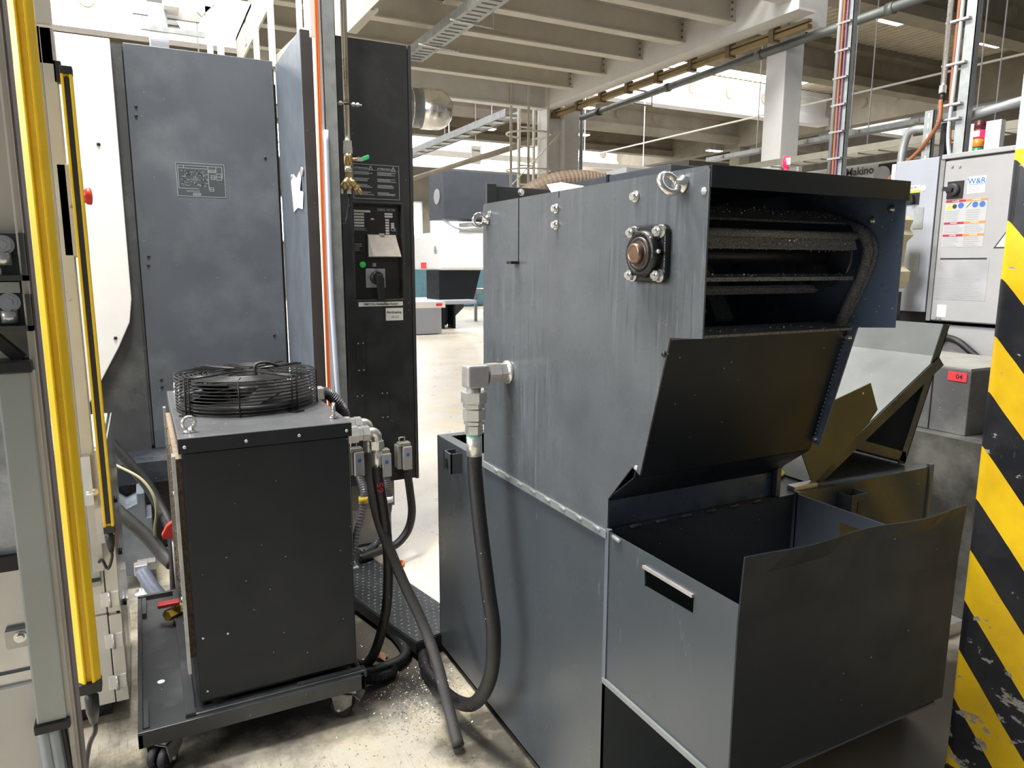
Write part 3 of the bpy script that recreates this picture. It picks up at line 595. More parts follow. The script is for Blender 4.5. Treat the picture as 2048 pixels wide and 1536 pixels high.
for i in range(1500):                            # swarf lying on the slats and lip
    k_ = rnd.random(); x = rnd.uniform(XA, XB)
    y, z = ((1.208+rnd.uniform(-.008, .012), 1.655+rnd.uniform(-.02, .02)) if k_ < .45 else (rnd.uniform(1.215, 1.25), rnd.uniform(1.447, 1.455)) if k_ < .65 else (rnd.uniform(1.2, 1.24), 1.578) if k_ < .8 else (rnd.uniform(1.235, 1.29), 0))
    if not z: z = 1.714+(y-1.235)*.46
    p_ = Vector((x, y, z)); s_ = rnd.uniform(.002, .0055); a, c_ = (Vector((rnd.uniform(-1, 1), rnd.uniform(-1, 1), rnd.uniform(-1, 1))).normalized() for _ in range(2))
    b.add([p_, p_+a*s_, p_+(a+c_)*s_*.8], [(0, 1, 2)])
b.build('swarf', 'chips', cv, kind='stuff')
# flange bearing on the side plate
cy, cz = 1.285, 1.625
fb = B().prism([(cy-.062, cz-.05), (cy-.05, cz-.062), (cy+.05, cz-.062), (cy+.062, cz-.05), (cy+.062, cz+.05), (cy+.05, cz+.062), (cy-.05, cz+.062), (cy-.062, cz+.05)], 'x', XL-.016, XL).build('bearing_flange', 'cast', cv, bev=.004)
B().lathe((XL-.016, cy, cz), (-1, 0, 0), [(0, .052), (.018, .050), (.022, .046), (.022, .040), (.018, .038)], 32).build('bearing_housing', 'cast', fb)
B().lathe((XL-.03, cy, cz), (-1, 0, 0), [(0, .037), (.010, .036), (.011, .030), (.008, .029), (.012, .026)], 28).build('bearing_seal', mat('seal_bronze', (.075, .062, .055), .4, .7, var=.2, vscale=40), fb)
B().lathe((XL-.036, cy, cz), (-1, 0, 0), [(0, .0225), (.017, .0222), (.019, .020), (.019, .016), (.018, .015)], 24).build('shaft_end', 'bronze', fb)
for a in range(4):
    an = PI/4+a*PI/2; B().beam((XL-.017, cy+.035*math.cos(an), cz+.035*math.sin(an)), (XL-.017, cy+.058*math.cos(an), cz+.058*math.sin(an)), .02, .006, (1, 0, 0)).build('rib', 'cast', fb)
B().lathe((XL-.02, cy-.05, cz+.004), (-.8, -.6, 0), [(0, .004), (.008, .004), (.010, .0055), (.016, .004), (.018, .001)], 10).build('grease_nipple', 'chrome', fb)
for dy in (-.047, .047):
    for dz in (-.047, .047): inst('bolt', ME['nut'], fb, (XL-.016, cy+dy, cz+dz), RY(-PI/2))
for y, z in ((1.352, 1.753), (1.703, 1.750), (1.702, 1.707)): inst('bolt', ME['socket'], cv, (XL, y, z), RY(-PI/2))
inst('lifting_eye', ME['eyeb'], cv, (XL, 1.195, 1.765), RY(-PI/2) @ RZ(.5), label='chrome lifting eye at the outlet end')
inst('lifting_eye', ME['eye'], cv, (XL, 2.135, 1.742), RY(-PI/2) @ RZ(-.2), label='chrome lifting eye at the rear')
inst('bolt', ME['socket'], cv, (XL, 2.115, 1.763), RY(-PI/2), scale=.6)
B().hexa((XL, 1.128, 1.746), (XL-.002, 1.128, 1.746), .0085).build('rivet_nut', 'chrome', cv)
for y, z in ((1.318, 1.128),): inst('screw', ME['screw'], cv, (XL, y, z), RY(-PI/2))
inst('screw', ME['screw'], cv, (XL, 1.232, 1.408), RY(-PI/2)).data = ME['screwdark']
for y, z in ((1.15, 1.735), (1.20, 1.71), (1.238, 1.418), (1.32, 1.13)): inst('bolt', ME['socket'], cv, (XR-.004, y, z), RY(-PI/2), scale=.7)
B().box(XL-.028, XL, 1.915, 1.945, 1.603, 1.611).build('slit_tab', 'black', cv)
# hook sockets
def hook_socket(at, out, along):
    o, a = Vector(out), Vector(along); at = Vector(at); h = .075
    b = B(); u = Vector((0, 0, 1))
    def slab(p, q, th): 
        d = (q-p); n_ = d.normalized().cross(u)*th
        b.add([p, q, q+n_, p+n_, p+u*h, q+u*h, q+n_+u*h, p+n_+u*h], [(3, 2, 1, 0), (4, 5, 6, 7), (0, 1, 5, 4), (1, 2, 6, 5), (2, 3, 7, 6), (3, 0, 4, 7)])
    w_ = a*.07; d_ = o*.045
    slab(at, at+d_, .005); slab(at+w_+d_, at+w_, .005); slab(at+d_, at+d_+w_, .005)
    s_ = b.build('hook_socket', 'paint', cv)
    c0 = at+d_+a*.035+u*.035+o*.0055
    B().beam(c0-u*.018, c0+u*.018, .016, .003, tuple(o)).build('slot', 'black', s_)
    return s_
hook_socket((XL, 2.36, .84), (-1, 0, 0), (0, 1, 0)); hook_socket((1.875, 1.43, .835), (0, -1, 0), (1, 0, 0))
# rear sensor shroud visible over the tower
B().prism([(1.30, .931), (1.70, .931), (1.70, 1.885), (1.195, 1.888), (1.195, 1.75), (1.30, 1.70)], 'y', 2.45, 2.455).box(1.154, 1.195, 2.44, 2.455, 1.75, 1.895).build('rear_shroud', 'paint', cv, bev=.004)
inst('bolt', ME['socket'], cv, (1.30, 2.45, 1.87), RX(PI/2))
B().box(2.0, 2.3, 2.2, 2.5, .931, 1.1).build('pump_box', 'dark', cv)

sh = B().add([(1.062, 1.841, 1.828), (1.064, 1.765, 1.827), (1.062, 1.643, 1.805), (1.056, 1.712, 1.7985), (1.056, 1.80, 1.7985), (1.061, 1.841, 1.8284), (1.063, 1.765, 1.8274), (1.061, 1.643, 1.8054), (1.055, 1.712, 1.7989), (1.055, 1.80, 1.7989)], [(0, 1, 2, 3, 4), (9, 8, 7, 6, 5), (0, 5, 6, 1), (1, 6, 7, 2), (2, 7, 8, 3), (3, 8, 9, 4), (4, 9, 5, 0)]).build('paper_sheet', 'paper', label='white paper sheet sticking up from the top of the chip conveyor', cat='paper')

# ================================================================== CHIP BIN
bn = thing('chip_bin', 'open anthracite chip bin hung on the tank front, with handle slot', 'chip bin', (1.35, 1.2, .5))
B().holeplate([(.965, .529), (1.42, .529), (1.42, .935), (.965, .935)], [(1.101, .858), (1.268, .852), (1.272, .897), (1.101, .901)], 'x', XL-.003, XL+.001).build('side_panel', 'paint', bn)
B().holeplate([(.965, .529), (1.42, .529), (1.42, .935), (.965, .935)], [(1.101, .858), (1.268, .852), (1.272, .897), (1.101, .901)], 'x', 1.680, 1.684).build('side_panel', 'slateblue', bn)
b = B(); N = 12; vs_ = []
for i in range(N+1):
    x = .999+(1.712-.999)*i/N
    for z, yo in ((.535, 0), (.72, 0), (.90, -.001), (1.0, -.006), (1.045, -.014)):
        zz = z-(.012*math.sin(i*.9)*.2 if z > 1 else 0)-(.008*i/N if z > 1 else 0)
        vs_.append((x, .962+yo+(.006*math.sin(i*1.1+1) if z > 1 else 0), zz))
fs = [(i*5+j, (i+1)*5+j, (i+1)*5+j+1, i*5+j+1) for i in range(N) for j in range(4)]
b.add(vs_, fs, False); fp = b.build('front_panel', 'dark', bn); so = fp.modifiers.new('sheet', 'SOLIDIFY'); so.thickness = .004  # same anthracite as the sides, front shade put into the darker colour
B().box(XL-.004, 1.684, .962, 1.42, .525, .531).build('bottom', 'paint', bn)
B().box(XL-.010, XL+.004, .966, 1.424, .520, .533).build('bottom_edge', 'tray', bn)
for x in (XL-.006, 1.68): B().box(x, x+.012, 1.415, 1.43, .53, .94).build('hanger_strip', 'slateblue', bn)
B().box(XL-.010, XL-.003, 1.10, 1.272, .897, .904).build('slot_lip', 'steeld', bn)
for x in (1.62,): B().box(x, x+.04, 1.36, 1.40, .03, .52).build('support_leg', 'dark', bn)
B().box(1.60, 1.68, 1.34, 1.42, 0, .03).build('foot', 'dark', bn)

# ================================================================== SHEET COVER LEANING ON THE TANK
cvr = thing('sheet_metal_cover', 'grey triangular sheet-metal hood standing on the tank behind the conveyor', 'cover', (2.1, 1.7, .93))
Y0, Y1 = 1.485, 2.12
a, c_, d_ = (2.392, 1.262), (2.283, .945), (2.03, 1.03)
top, foot = (2.448, 1.402), (1.80, .934)
B().quadslab([(top[0], Y0, top[1]), (top[0], Y1, top[1]), (2.275, Y1, .934), (2.275, Y0, .934)], .004).build('back_sheet', 'tray', cvr)
B().quadslab([(2.402, Y0, 1.293), (2.402, Y1, 1.293), (foot[0], Y1, foot[1]), (foot[0], Y0, foot[1])], .004).build('slope_sheet', 'tray', cvr)
B().prism([a, c_, d_], 'y', Y0+.16, Y0+.164).build('cheek', 'navy', cvr)
def flange(p, q, w_): 
    return B().quadslab([(p[0], Y0, p[1]), (q[0], Y0, q[1]), (q[0]+w_[0], Y0, q[1]+w_[1]), (p[0]+w_[0], Y0, p[1]+w_[1])], .003).build('flange', 'paint', cvr)
flange(top, (2.275, .934), (-.035, .004)); flange((2.402, 1.293), foot, (.03, -.028)); flange((2.02, 1.05), (2.275, .975), (.005, -.035))
B().prism([(2.402, 1.293), (2.402, 1.262), (2.39, 1.262), (2.39, 1.29)], 'y', Y0, Y1).build('ridge', 'dark', cvr)
cut = thing('cut_plate', 'dark flat plate with a cut corner leaning beside the conveyor outlet', 'plate', (1.9, 1.47, .93))
B().prism([(1.80, .934), (1.735, 1.05), (1.835, 1.185), (2.03, 1.235), (2.075, 1.145), (2.03, 1.098)], 'y', 1.462, 1.466).build('sheet', 'olive', cut)
inst('rivet', ME['dot'], cut, (1.995, 1.462, 1.205), RX(PI/2))
b = B().box(1.70, 1.80, 1.445, 1.475, .931, .946).build('steel_bar', 'steeld', bev=.002, label='short steel bar lying on the tank by the outlet', cat='bar')
B().tube([(1.66, 1.60, .937), (1.74, 1.56, .938), (1.80, 1.58, .94), (1.84, 1.65, .94), (1.82, 1.78, .94)], .006, 8).build('yellow_cable', 'yelcbl', label='yellow cable coiled on the tank behind the outlet', cat='cable')

# ================================================================== HOSES
def hexfit(b, p0, p1, r): b.hexa(p0, p1, r); return b
hz = thing('hydraulic_hose', 'thick black hose dropping from the steel elbow on the conveyor side', 'hose', (.9, 1.985, 0))
ey, ez, ex = 1.985, 1.268, .892
B().lathe((XL, ey, ez), (-1, 0, 0), [(0, .037), (.008, .037), (.010, .033), (.014, .030)], 28).build('flange_ring', 'steel', hz)
B().hexa((XL-.012, ey, ez), (XL-.034, ey, ez), .032).build('lock_nut', 'steeld', hz)
B().hexa((XL-.036, ey, ez), (XL-.075, ey, ez), .034).build('union_nut', 'steeld', hz)
B().box(ex-.030, ex+.040, ey-.028, ey+.028, ez-.040, ez+.030).build('elbow', 'steeld', hz, bev=.006)
for z0, z1, r, nm in ((1.214, 1.180, .040, 'nut'), (1.178, 1.164, .034, 'collar'), (1.160, 1.126, .035, 'nut'), (1.122, 1.112, .032, 'collar'), (1.108, 1.082, .028, 'nut')):
    B().hexa((ex, ey, z0), (ex, ey, z1), r).build(nm, 'steel', hz)
B().cyl((ex, ey, 1.232), (ex, ey, 1.08), .022, 16).build('spigot', 'steeld', hz)
B().torus((ex, ey, 1.079), (0, 0, 1), .022, .003).build('seal_ring', 'green', hz)
B().cyl((ex, ey, 1.076), (ex, ey-.002, 1.012), .0245, 20).build('ferrule', 'steel', hz)
B().tube([(ex, ey-.002, 1.02), (ex, ey-.006, .95), (ex+.002, 1.95, .80), (.90, 1.905, .60), (.905, 1.875, .46), (.905, 1.90, .30), (.90, 2.00, .155), (.89, 2.12, .085), (.885, 2.27, .05), (.89, 2.45, .03), (.93, 2.60, .025), (.97, 2.75, .025)], .0235, 16, 8).build('hose', 'rubber', hz)
h1 = thing('hydraulic_hose', 'dusty grey hose from the cooler ending loose on the floor', 'hose', (.83, 2.2, 0))
h2 = thing('hydraulic_hose', 'black hose hanging from the front cooler fitting to the floor', 'hose', (.72, 2.45, 0))
def cooler_fitting(h, y, z, xe, ztop):
    B().hexa((.594, y, z), (.640, y, z), .032).build('adapter', 'steel', h); B().hexa((.641, y, z), (.655, y, z), .026).build('collar', 'steel', h)
    B().hexa((.656, y, z), (.680, y, z), .028).build('nut', 'steel', h)
    B().tube([(.680, y, z), (xe-.012, y, z), (xe, y, z-.012), (xe, y, z-.035)], .0175, 14, 5).build('elbow', 'steel', h)
    B().hexa((xe, y, z-.032), (xe, y, z-.062), .026).build('nut', 'steel', h); B().cyl((xe, y, z-.060), (xe, y, ztop), .0195, 16).build('ferrule', 'steel', h)
cooler_fitting(h2, 2.42, 1.015, .708, .885); cooler_fitting(h1, 2.52, 1.028, .707, .905)
B().tube([(.707, 2.52, .92), (.707, 2.50, .835), (.71, 2.47, .729), (.731, 2.44, .62), (.778, 2.38, .459), (.823, 2.30, .318), (.838, 2.2, .212), (.835, 2.1, .118), (.829, 1.985, .024)], .0195, 14, 8).build('hose', 'greyrub', h1)
B().tube([(.708, 2.42, .90), (.709, 2.42, .84), (.726, 2.43, .739), (.745, 2.45, .594), (.753, 2.47, .447), (.749, 2.5, .293), (.727, 2.53, .16), (.701, 2.56, .072), (.675, 2.60, .03), (.63, 2.68, .025)], .0195, 14, 8).build('hose', 'rubber', h2)
text('65', .032, 'inkred', h2, (.712, 2.4005, .815), (0, 0, 1), (-1, 0, 0), squash=1.3)
B().tube([(.60, 2.58, .03), (.68, 2.545, .03), (.767, 2.547, .03), (.84, 2.58, .03), (.87, 2.66, .03), (.86, 2.85, .03), (.83, 3.0, .03)], .021, 12, 8).build('floor_hose', 'rubber', label='black hose lying on the floor under the tread plate', cat='hose')
B().tube([(.58, 2.50, .05), (.65, 2.478, .045), (.70, 2.48, .035), (.76, 2.50, .028), (.78, 2.53, .025)], .02, 12, 18, .08).build('corrugated_conduit', 'rubber', label='short ribbed black conduit beside the cart corner', cat='conduit')

# tread-plate ramp
tp = thing('tread_ramp', 'black tread-plate walkway between the cooler and the tank', 'ramp', (.8, 2.7, 0))
poly = [(.897, 2.576), (1.15, 2.632), (.938, 3.69), (.66, 3.66), (.66, 3.56)]
B().prism(poly, 'z', .079, .085).build('plate', 'plate', tp)
sides = B()
for i in range(5):
    p_, q_ = poly[i], poly[(i+1) % 5]; sides.beam((p_[0], p_[1], .055), (q_[0], q_[1], .055), .006, .05)
sides.build('skirt', 'plate', tp)
b = B(); rnd = random.Random(5); d = Vector((-.2, .98, 0)); r_ = Vector((.98, .2, 0))
def inpoly(x, y):
    c = False
    for i in range(5):
        (x1, y1), (x2, y2) = poly[i], poly[i-1]
        if (y1 > y) != (y2 > y) and x < (x2-x1)*(y-y1)/(y2-y1)+x1: c = not c
    return c
for i in range(40):
    for j in range(14):
        p_ = Vector((.897, 2.576, .085))+d*(i*.03+.02)+r_*(j*.032-.05+(.016 if i % 2 else 0))
        if not inpoly(p_.x, p_.y): continue
        e = (r_ if (i+j) % 2 else d)
        f_ = Vector((-e.y, e.x, 0))
        b.add([p_-e*.010, p_+f_*.003, p_+e*.010, p_-f_*.003, p_+Vector((0, 0, .0018))], [(0, 3, 4), (3, 2, 4), (2, 1, 4), (1, 0, 4)])
b.build('tread_pattern', 'tread', tp, kind='stuff')
for p_ in ((.90, 2.60), (.80, 3.1), (1.08, 2.66)): B().box(p_[0], p_[0]+.03, p_[1], p_[1]+.03, 0, .079).build('leg', 'dark', tp)
# swarf and leaves on the floor
b = B(); rnd = random.Random(11)
for i in range(2600):
    k_ = rnd.random()
    if k_ < .6: x, y = rnd.gauss(.82, .10), rnd.gauss(2.35, .12)
    elif k_ < .8: x, y = rnd.gauss(.62, .12), rnd.gauss(2.55, .3)
    elif k_ < .9: x, y = rnd.gauss(-.1, .12), rnd.gauss(3.7, .2)
    else: x, y = rnd.uniform(-.1, 1.0), rnd.uniform(1.6, 2.4)
    p_ = Vector((x, y, .001)); s_ = rnd.uniform(.002, .006); an = rnd.uniform(0, 6.28)
    e = Vector((math.cos(an), math.sin(an), rnd.uniform(0, .5))); f_ = Vector((-e.y, e.x, rnd.uniform(0, .6)))*.45
    b.add([p_, p_+e*s_, p_+e*s_+f_*s_, p_+f_*s_], [(0, 1, 2, 3)])
b.build('swarf', 'chips', kind='stuff', label='fine shiny metal chips scattered on the floor around the cooler', cat='metal chips', org=(.7, 2.4, 0))
leafm = mat('dry_leaf', (.22, .12, .07), .8, var=.3, vscale=50)
def leaf(x, y, s_, rz, lab):
    b = B(); n = 11; vs_ = [(x, y, .012)]
    for i in range(n):
        a = rz+2*PI*i/n; rr = s_*(.55+.45*((i*7) % 3)/2); vs_.append((x+rr*math.cos(a), y+rr*math.sin(a)*.7, .004+.02*((i*5) % 4)/3))
    b.add(vs_, [(0, i+1, (i+1) % n+1) for i in range(n)]); o = b.build('dry_leaf', leafm, label=lab, cat='leaf', org=(x, y, 0)); o.modifiers.new('t', 'SOLIDIFY').thickness = .001
leaf(.77, 2.66, .045, .3, 'crumpled brown leaf under the tread-plate walkway'); leaf(.985, 2.93, .028, 1., 'small tan leaf on the bright floor behind the walkway')

# ================================================================== OIL COOLER ON ITS CART
ct = thing('cart', 'dark steel four-wheel cart carrying the oil cooler', 'cart', (.25, 2.8, 0))
B().box(-.10, .60, 2.310, 3.345, .124, .150).build('deck', 'cartp', ct)
B().box(-.107, .607, 2.302, 2.318, .118, .172).box(-.107, .607, 3.334, 3.35, .118, .172).box(-.107, -.092, 2.302, 3.35, .118, .165).box(.592, .607, 2.302, 3.35, .118, .172).build('rim', 'cartp', ct, bev=.002)
B().box(.04, .62, 2.318, 2.36, .15, .178).build('front_rail', 'cartp', ct, bev=.006)
B().box(.03, .06, 2.318, 3.3, .15, .185).build('cross_rail', 'cartp', ct)
for x0, y0 in ((-.09, 2.32), (-.09, 3.15)): B().box(x0, x0+.015, y0, y0+.16, .15, .175).build('stop_tab', 'cartp', ct)
B().box(.38, .60, 2.325, 2.34, .178, .186).build('angle_tab', 'cartp', ct)
B().cyl((-.035, 2.62, .150), (-.035, 2.62, .1508), .012, 16).build('drain_mark', 'label', ct)
def caster(x, y, rz):
    c0 = B().box(-.05, .05, -.042, .042, .108, .118).lathe((0, 0, .092), (0, 0, 1), [(0, .03), (.016, .03)], 16)
    R_ = RZ(rz)
    def put(b, nm, mt, par):
        for v in b.v: v.xy = (R_ @ Vector((v.x, v.y, 0))).xy; v.x += x; v.y += y
        return b.build(nm, mt, par)
    cs = put(c0, 'caster', mat('caster_steel', (.24, .235, .22), .45, .6, var=.2, vscale=40, dust=.3, dustcol=(.08, .07, .06)), ct)
    put(B().prism([(-.045, .10), (.035, .10), (.030, .06), (-.005, .032), (-.03, .032)], 'y', -.040, -.036).prism([(-.045, .10), (.035, .10), (.030, .06), (-.005, .032), (-.03, .032)], 'y', .036, .040).box(-.045, .035, -.04, .04, .096, .10), 'fork', mat('caster_steel', (.24, .235, .22), .45, .6, var=.2, vscale=40, dust=.3, dustcol=(.08, .07, .06)), cs)
    for s_ in (-1, 1): put(B().lathe((-.016, s_*.018-.014, .038), (0, 1, 0), [(0, .034), (.004, .038), (.024, .038), (.028, .034)], 24), 'wheel', 'rubber', cs)
    put(B().cyl((-.016, -.045, .038), (-.016, .045, .038), .006, 10), 'axle', 'steel', cs)
    put(B().quadslab([(.03, -.03, .10), (.03, .03, .10), (.06, .03, .075), (.06, -.03, .075)], .003), 'brake_pedal', mat('caster_steel', (.24, .235, .22), .45, .6, var=.2, vscale=40, dust=.3, dustcol=(.08, .07, .06)), cs)
caster(-.035, 2.37, .9); caster(.555, 2.365, -.6); caster(-.04, 3.28, .4); caster(.555, 3.28, .2)

cl = thing('oil_cooler', 'black oil cooler cabinet with round fan guard on top', 'oil cooler', (.33, 2.8, .186))
B().box(.076, .590, 2.345, 3.25, .20, 1.04).build('body', 'dark', cl, bev=.002)
B().box(.080, .586, 2.338, 2.346, .205, 1.028).build('front_panel', 'dark', cl, bev=.001)
B().box(.068, .596, 2.330, 3.258, 1.034, 1.080).build('top_cap', mat('cap_grey', (.085, .088, .094), .36, speck=.15, dust=.2, dustcol=(.16, .165, .17)), cl, bev=.003)
B().box(.067, .597, 2.3285, 2.3305, 1.032, 1.077).build('cap_front_shade', 'dark', cl)  # same cap material, front edge's shade added as a darker sheet
B().box(.08, .585, 2.36, 3.24, .186, .20).build('plinth', 'black', cl)
for px_ in (.085, .262, .425, .580): inst('screw', ME['screw'], cl, (px_, 2.3285, 1.052), RX(PI/2), scale=.9)
for x, z in ((.098, .42), (.10, .235), (.172, .418)): inst('screw', ME['screw'], cl, (x, 2.338, z), RX(PI/2), scale=.6)
for y in (2.42, 2.62, 2.85, 3.1): inst('screw', ME['screw'], cl, (.596, y, 1.05), RY(PI/2), scale=.7)
for x, y, a in ((.105, 2.405, .3), (.105, 3.20, 1.2), (.560, 2.42, 1.35), (.56, 3.2, .8)): inst('lifting_eye', ME['eye'], cl, (x, y, 1.080), RZ(a))
# dusty heat exchanger on the left side
hx = B().box(.056, .076, 2.40, 3.20, .33, 1.0).build('heat_exchanger', 'fuzz', cl)
B().box(.048, .058, 2.352, 2.40, .30, 1.02).build('exchanger_frame', 'galv', hx); B().box(.048, .058, 3.2, 3.24, .30, 1.02).build('exchanger_frame', 'galv', hx)
b = B(); rnd = random.Random(2)
for i in range(260):
    p_ = Vector((.056, rnd.uniform(2.4, 3.2), rnd.uniform(.34, .99))); 
    b.tube([p_, p_+Vector((-rnd.uniform(.003, .010), rnd.uniform(-.006, .006), rnd.uniform(-.008, .004)))], .0016, 3, 1)
b.build('dust_fluff', 'fuzz', hx, kind='stuff')
for z in (.9, .55): inst('screw', ME['screw'], cl, (.048, 2.376, z), RY(-PI/2))
# fan with guard
fc = Vector((.332, 2.805, 1.08)); FR = .246; FH = .122
fan = B()
for i in range(11): fan.torus(fc+Vector((0, 0, .006+i*FH/10.3)), (0, 0, 1), FR, .0026, 48, 6)
fg = fan.build('guard_rings', 'fanblk', cl)
b = B()
for i in range(12): b.torus(fc+Vector((0, 0, FH+.004-max(0, i-6)*.004)), (0, 0, 1), FR-.012-i*.0165, .0023, 44, 5)
b.build('guard_grille', 'fanblk', cl)
for k_ in range(4):
    a = .55+k_*PI/2
    for da in (-.045, .045):
        e = Vector((math.cos(a+da), math.sin(a+da), 0))
        B().tube([fc+e*(FR+.006), fc+e*(FR+.006)+Vector((0, 0, FH+.008)), fc+e*.06+Vector((0, 0, FH+.008))], .0034, 6, 1).build('guard_spoke', 'fanblk', cl)
    e = Vector((math.cos(a), math.sin(a), 0)); f_ = Vector((-e.y, e.x, 0))
    B().quadslab([fc+e*(FR-.01)-f_*.025+Vector((0, 0, .001)), fc+e*(FR+.03)-f_*.02+Vector((0, 0, .001)), fc+e*(FR+.03)+f_*.02+Vector((0, 0, .001)), fc+e*(FR-.01)+f_*.025+Vector((0, 0, .001))], .004).build('guard_foot', 'fanblk', cl)
    e = Vector((math.cos(a+PI/4), math.sin(a+PI/4), 0))
    B().tube([fc+e*(FR+.004), fc+e*(FR+.004)+Vector((0, 0, FH+.004)), fc+e*(FR-.06)+Vector((0, 0, FH+.006))], .0026, 6, 1).build('guard_spoke', 'fanblk', cl)
B().lathe(fc+Vector((0, 0, .02)), (0, 0, 1), [(0, .07), (.045, .07), (.055, .06), (.06, .03), (.061, .005)], 28).build('fan_motor', 'fanblk', cl)
for k_ in range(5):
    a = k_*2*PI/5; u_ = Vector((math.cos(a), math.sin(a), 0)); w_ = Vector((-u_.y, u_.x, 0)); z_ = Vector((0, 0, 1))
    B().quadslab([fc+u_*.07-w_*.05+z_*.035, fc+u_*.215-w_*.075+z_*.03, fc+u_*.225+w_*.03+z_*.075, fc+u_*.07+w_*.03+z_*.075], .004).build('fan_blade', 'fanblk', cl)
B().lathe(fc+Vector((0, 0, .001)), (0, 0, 1), [(0, FR-.012), (.035, FR-.014)], 40).build('fan_shroud', 'fanblk', cl)
for s_ in (-1, 1): B().beam(fc+Vector((-.17*1, .12+s_*.008, FH+.012)), fc+Vector((-.01, .02+s_*.008, FH+.011)), .003, .003).build('motor_strut', 'fanblk', cl)
for s_ in (-1, 1): B().beam(fc+Vector((.16, .17+s_*.008, FH+.012)), fc+Vector((.01, .02+s_*.008, FH+.011)), .003, .003).build('motor_strut', 'fanblk', cl)
B().tube([fc+Vector((.03, -.02, .11)), fc+Vector((.03, -.02, .15)), fc+Vector((.07, .0, .155)), fc+Vector((.12, .04, .135))], .006, 8, 6).build('fan_cable', 'greyrub', cl)
# rear outlet with ribbed hose
B().box(.596, .665, 3.02, 3.08, 1.035, 1.085).build('rear_fitting', 'steel', cl, bev=.005)
B().tube([(.655, 3.05, 1.06), (.69, 3.05, 1.05), (.73, 3.05, 1.00), (.755, 3.07, .935), (.735, 3.15, .82), (.67, 3.23, .66), (.645, 3.29, .45), (.645, 3.30, .20)], .025, 12, 14, .09).build('ribbed_hose', mat('rib_conduit', (.075, .072, .082), .35, speck=.3), cl)
# valves on the left side
v = thing('ball_valve', 'ball valve with red-orange lever behind the cooler edge', 'valve', (.03, 3.30, 0))
B().cyl((.055, 3.30, .15), (.055, 3.30, .45), .013, 10).build('pipe', 'steeld', v); B().prism([(.012, .43), (.055, .43), (.065, .48), (.05, .505), (.028, .49), (.005, .45)], 'y', 3.285, 3.315).build('lever', 'red', v, bev=.004)
v = thing('ball_valve', 'small brass drain valve with red lever on the cart deck', 'valve', (.03, 3.05, .15))
B().cyl((.03, 3.05, .15), (.03, 3.05, .19), .01, 10).build('stub', 'steeld', v)
B().hexa((.0, 3.03, .20), (.06, 3.08, .20), .024).build('body', mat('yellow_brass', (.5, .34, .06), .35, .5), v)
B().box(-.03, .05, 3.03, 3.07, .235, .25).build('lever', mat('dark_red', (.28, .02, .02), .5), v, bev=.003)
B().cyl((.03, 3.05, .22), (.03, 3.05, .236), .007, 8).build('stem', 'steel', v)

# ================================================================== MACHINE BODY (slate panels) AND WHITE FLANK
ms = thing('machine_tool', 'tall slate machine tool with white flank behind the cooler', 'machine', (.4, 4.6, 0))
B().box(.0, .74, 4.305, 5.2, .59, 2.66).build('core', 'dark', ms)
B().box(.736, .7475, 4.31, 5.2, .5, 2.58).build('gap_filler', 'black', ms)
B().box(.012, .735, 4.295, 4.305, .60, 2.698).build('door_panel', 'machine', ms, bev=.003)
B().box(-.045, .006, 4.30, 5.2, .62, 2.69).build('edge_column', mat('edge_dark', (.055, .058, .06), .5, dust=.2), ms)
B().box(-.30, .74, 4.31, 5.2, .60, .64).build('sill', 'dark', ms)
B().box(-.30, .75, 4.02, 5.2, .485, .60).build('lower_apron', mat('apron_slate', (.022, .027, .036), .4, speck=.2, dust=.2), ms, bev=.004)
B().box(-.30, .75, 4.35, 5.2, .02, .485).build('base', 'black', ms)
B().prism([(-1.2, .55), (-.42, .62), (-.12, 1.17), (-.06, 1.30), (-.043, 1.42), (-.043, 2.695), (-1.2, 2.695)], 'y', 4.245, 4.29).build('white_flank', 'white', ms, bev=.004)
B().prism([(-1.2, .55), (-.005, .55), (-.005, 1.5), (-.10, 1.5), (-.10, 2.6), (-1.2, 2.6)], 'y', 4.29, 4.33).build('flank_backing', MATS['edge_dark'], ms)
B().box(-1.2, -.045, 4.33, 5.2, .6, 2.66).build('flank_body', 'white', ms)
for x, z in ((-.131, 2.188), (-.132, 1.22)): inst('screw', ME['screwdark'], ms, (x, 4.245, z), RX(PI/2), scale=1.3)
for x, z in ((.05, 2.395), (.047, 2.349), (.053, 1.64), (.049, 1.593), (.067, .98), (.067, .94), (.671, 2.183), (.67, 1.197)): inst('screw', ME['screwdark'], ms, (x, 4.295, z), RX(PI/2), scale=1.1)
# engraved hydraulic diagram on the door
dg = B().box(.214, .456, 4.2935, 4.295, 1.957, 2.133).build('diagram_plate', mat('plate_slate', (.062, .071, .078), .5), ms, label='engraved circuit diagram plate')
b = B(); 
def ln(x0, z0, x1, z1, w=.0012):
    if abs(x1-x0) > abs(z1-z0): b.add([(x0, 4.2932, z0-w), (x1, 4.2932, z1-w), (x1, 4.2932, z1+w), (x0, 4.2932, z0+w)], [(0, 1, 2, 3)])
    else: b.add([(x0-w, 4.2932, z0), (x0+w, 4.2932, z0), (x1+w, 4.2932, z1), (x1-w, 4.2932, z1)], [(0, 1, 2, 3)])
for q in ((.216, 1.959, .454, 1.959), (.216, 2.131, .454, 2.131), (.216, 1.959, .216, 2.131), (.454, 1.959, .454, 2.131), (.224, 2.118, .442, 2.118), (.224, 2.104, .372, 2.104), (.224, 2.0, .224, 2.118), (.372, 2.0, .372, 2.118), (.442, 2.06, .442, 2.118), (.252, 2.104, .252, 2.118), (.412, 2.09, .412, 2.118), (.224, 2.0, .32, 2.0)): ln(*q)
rnd = random.Random(9)
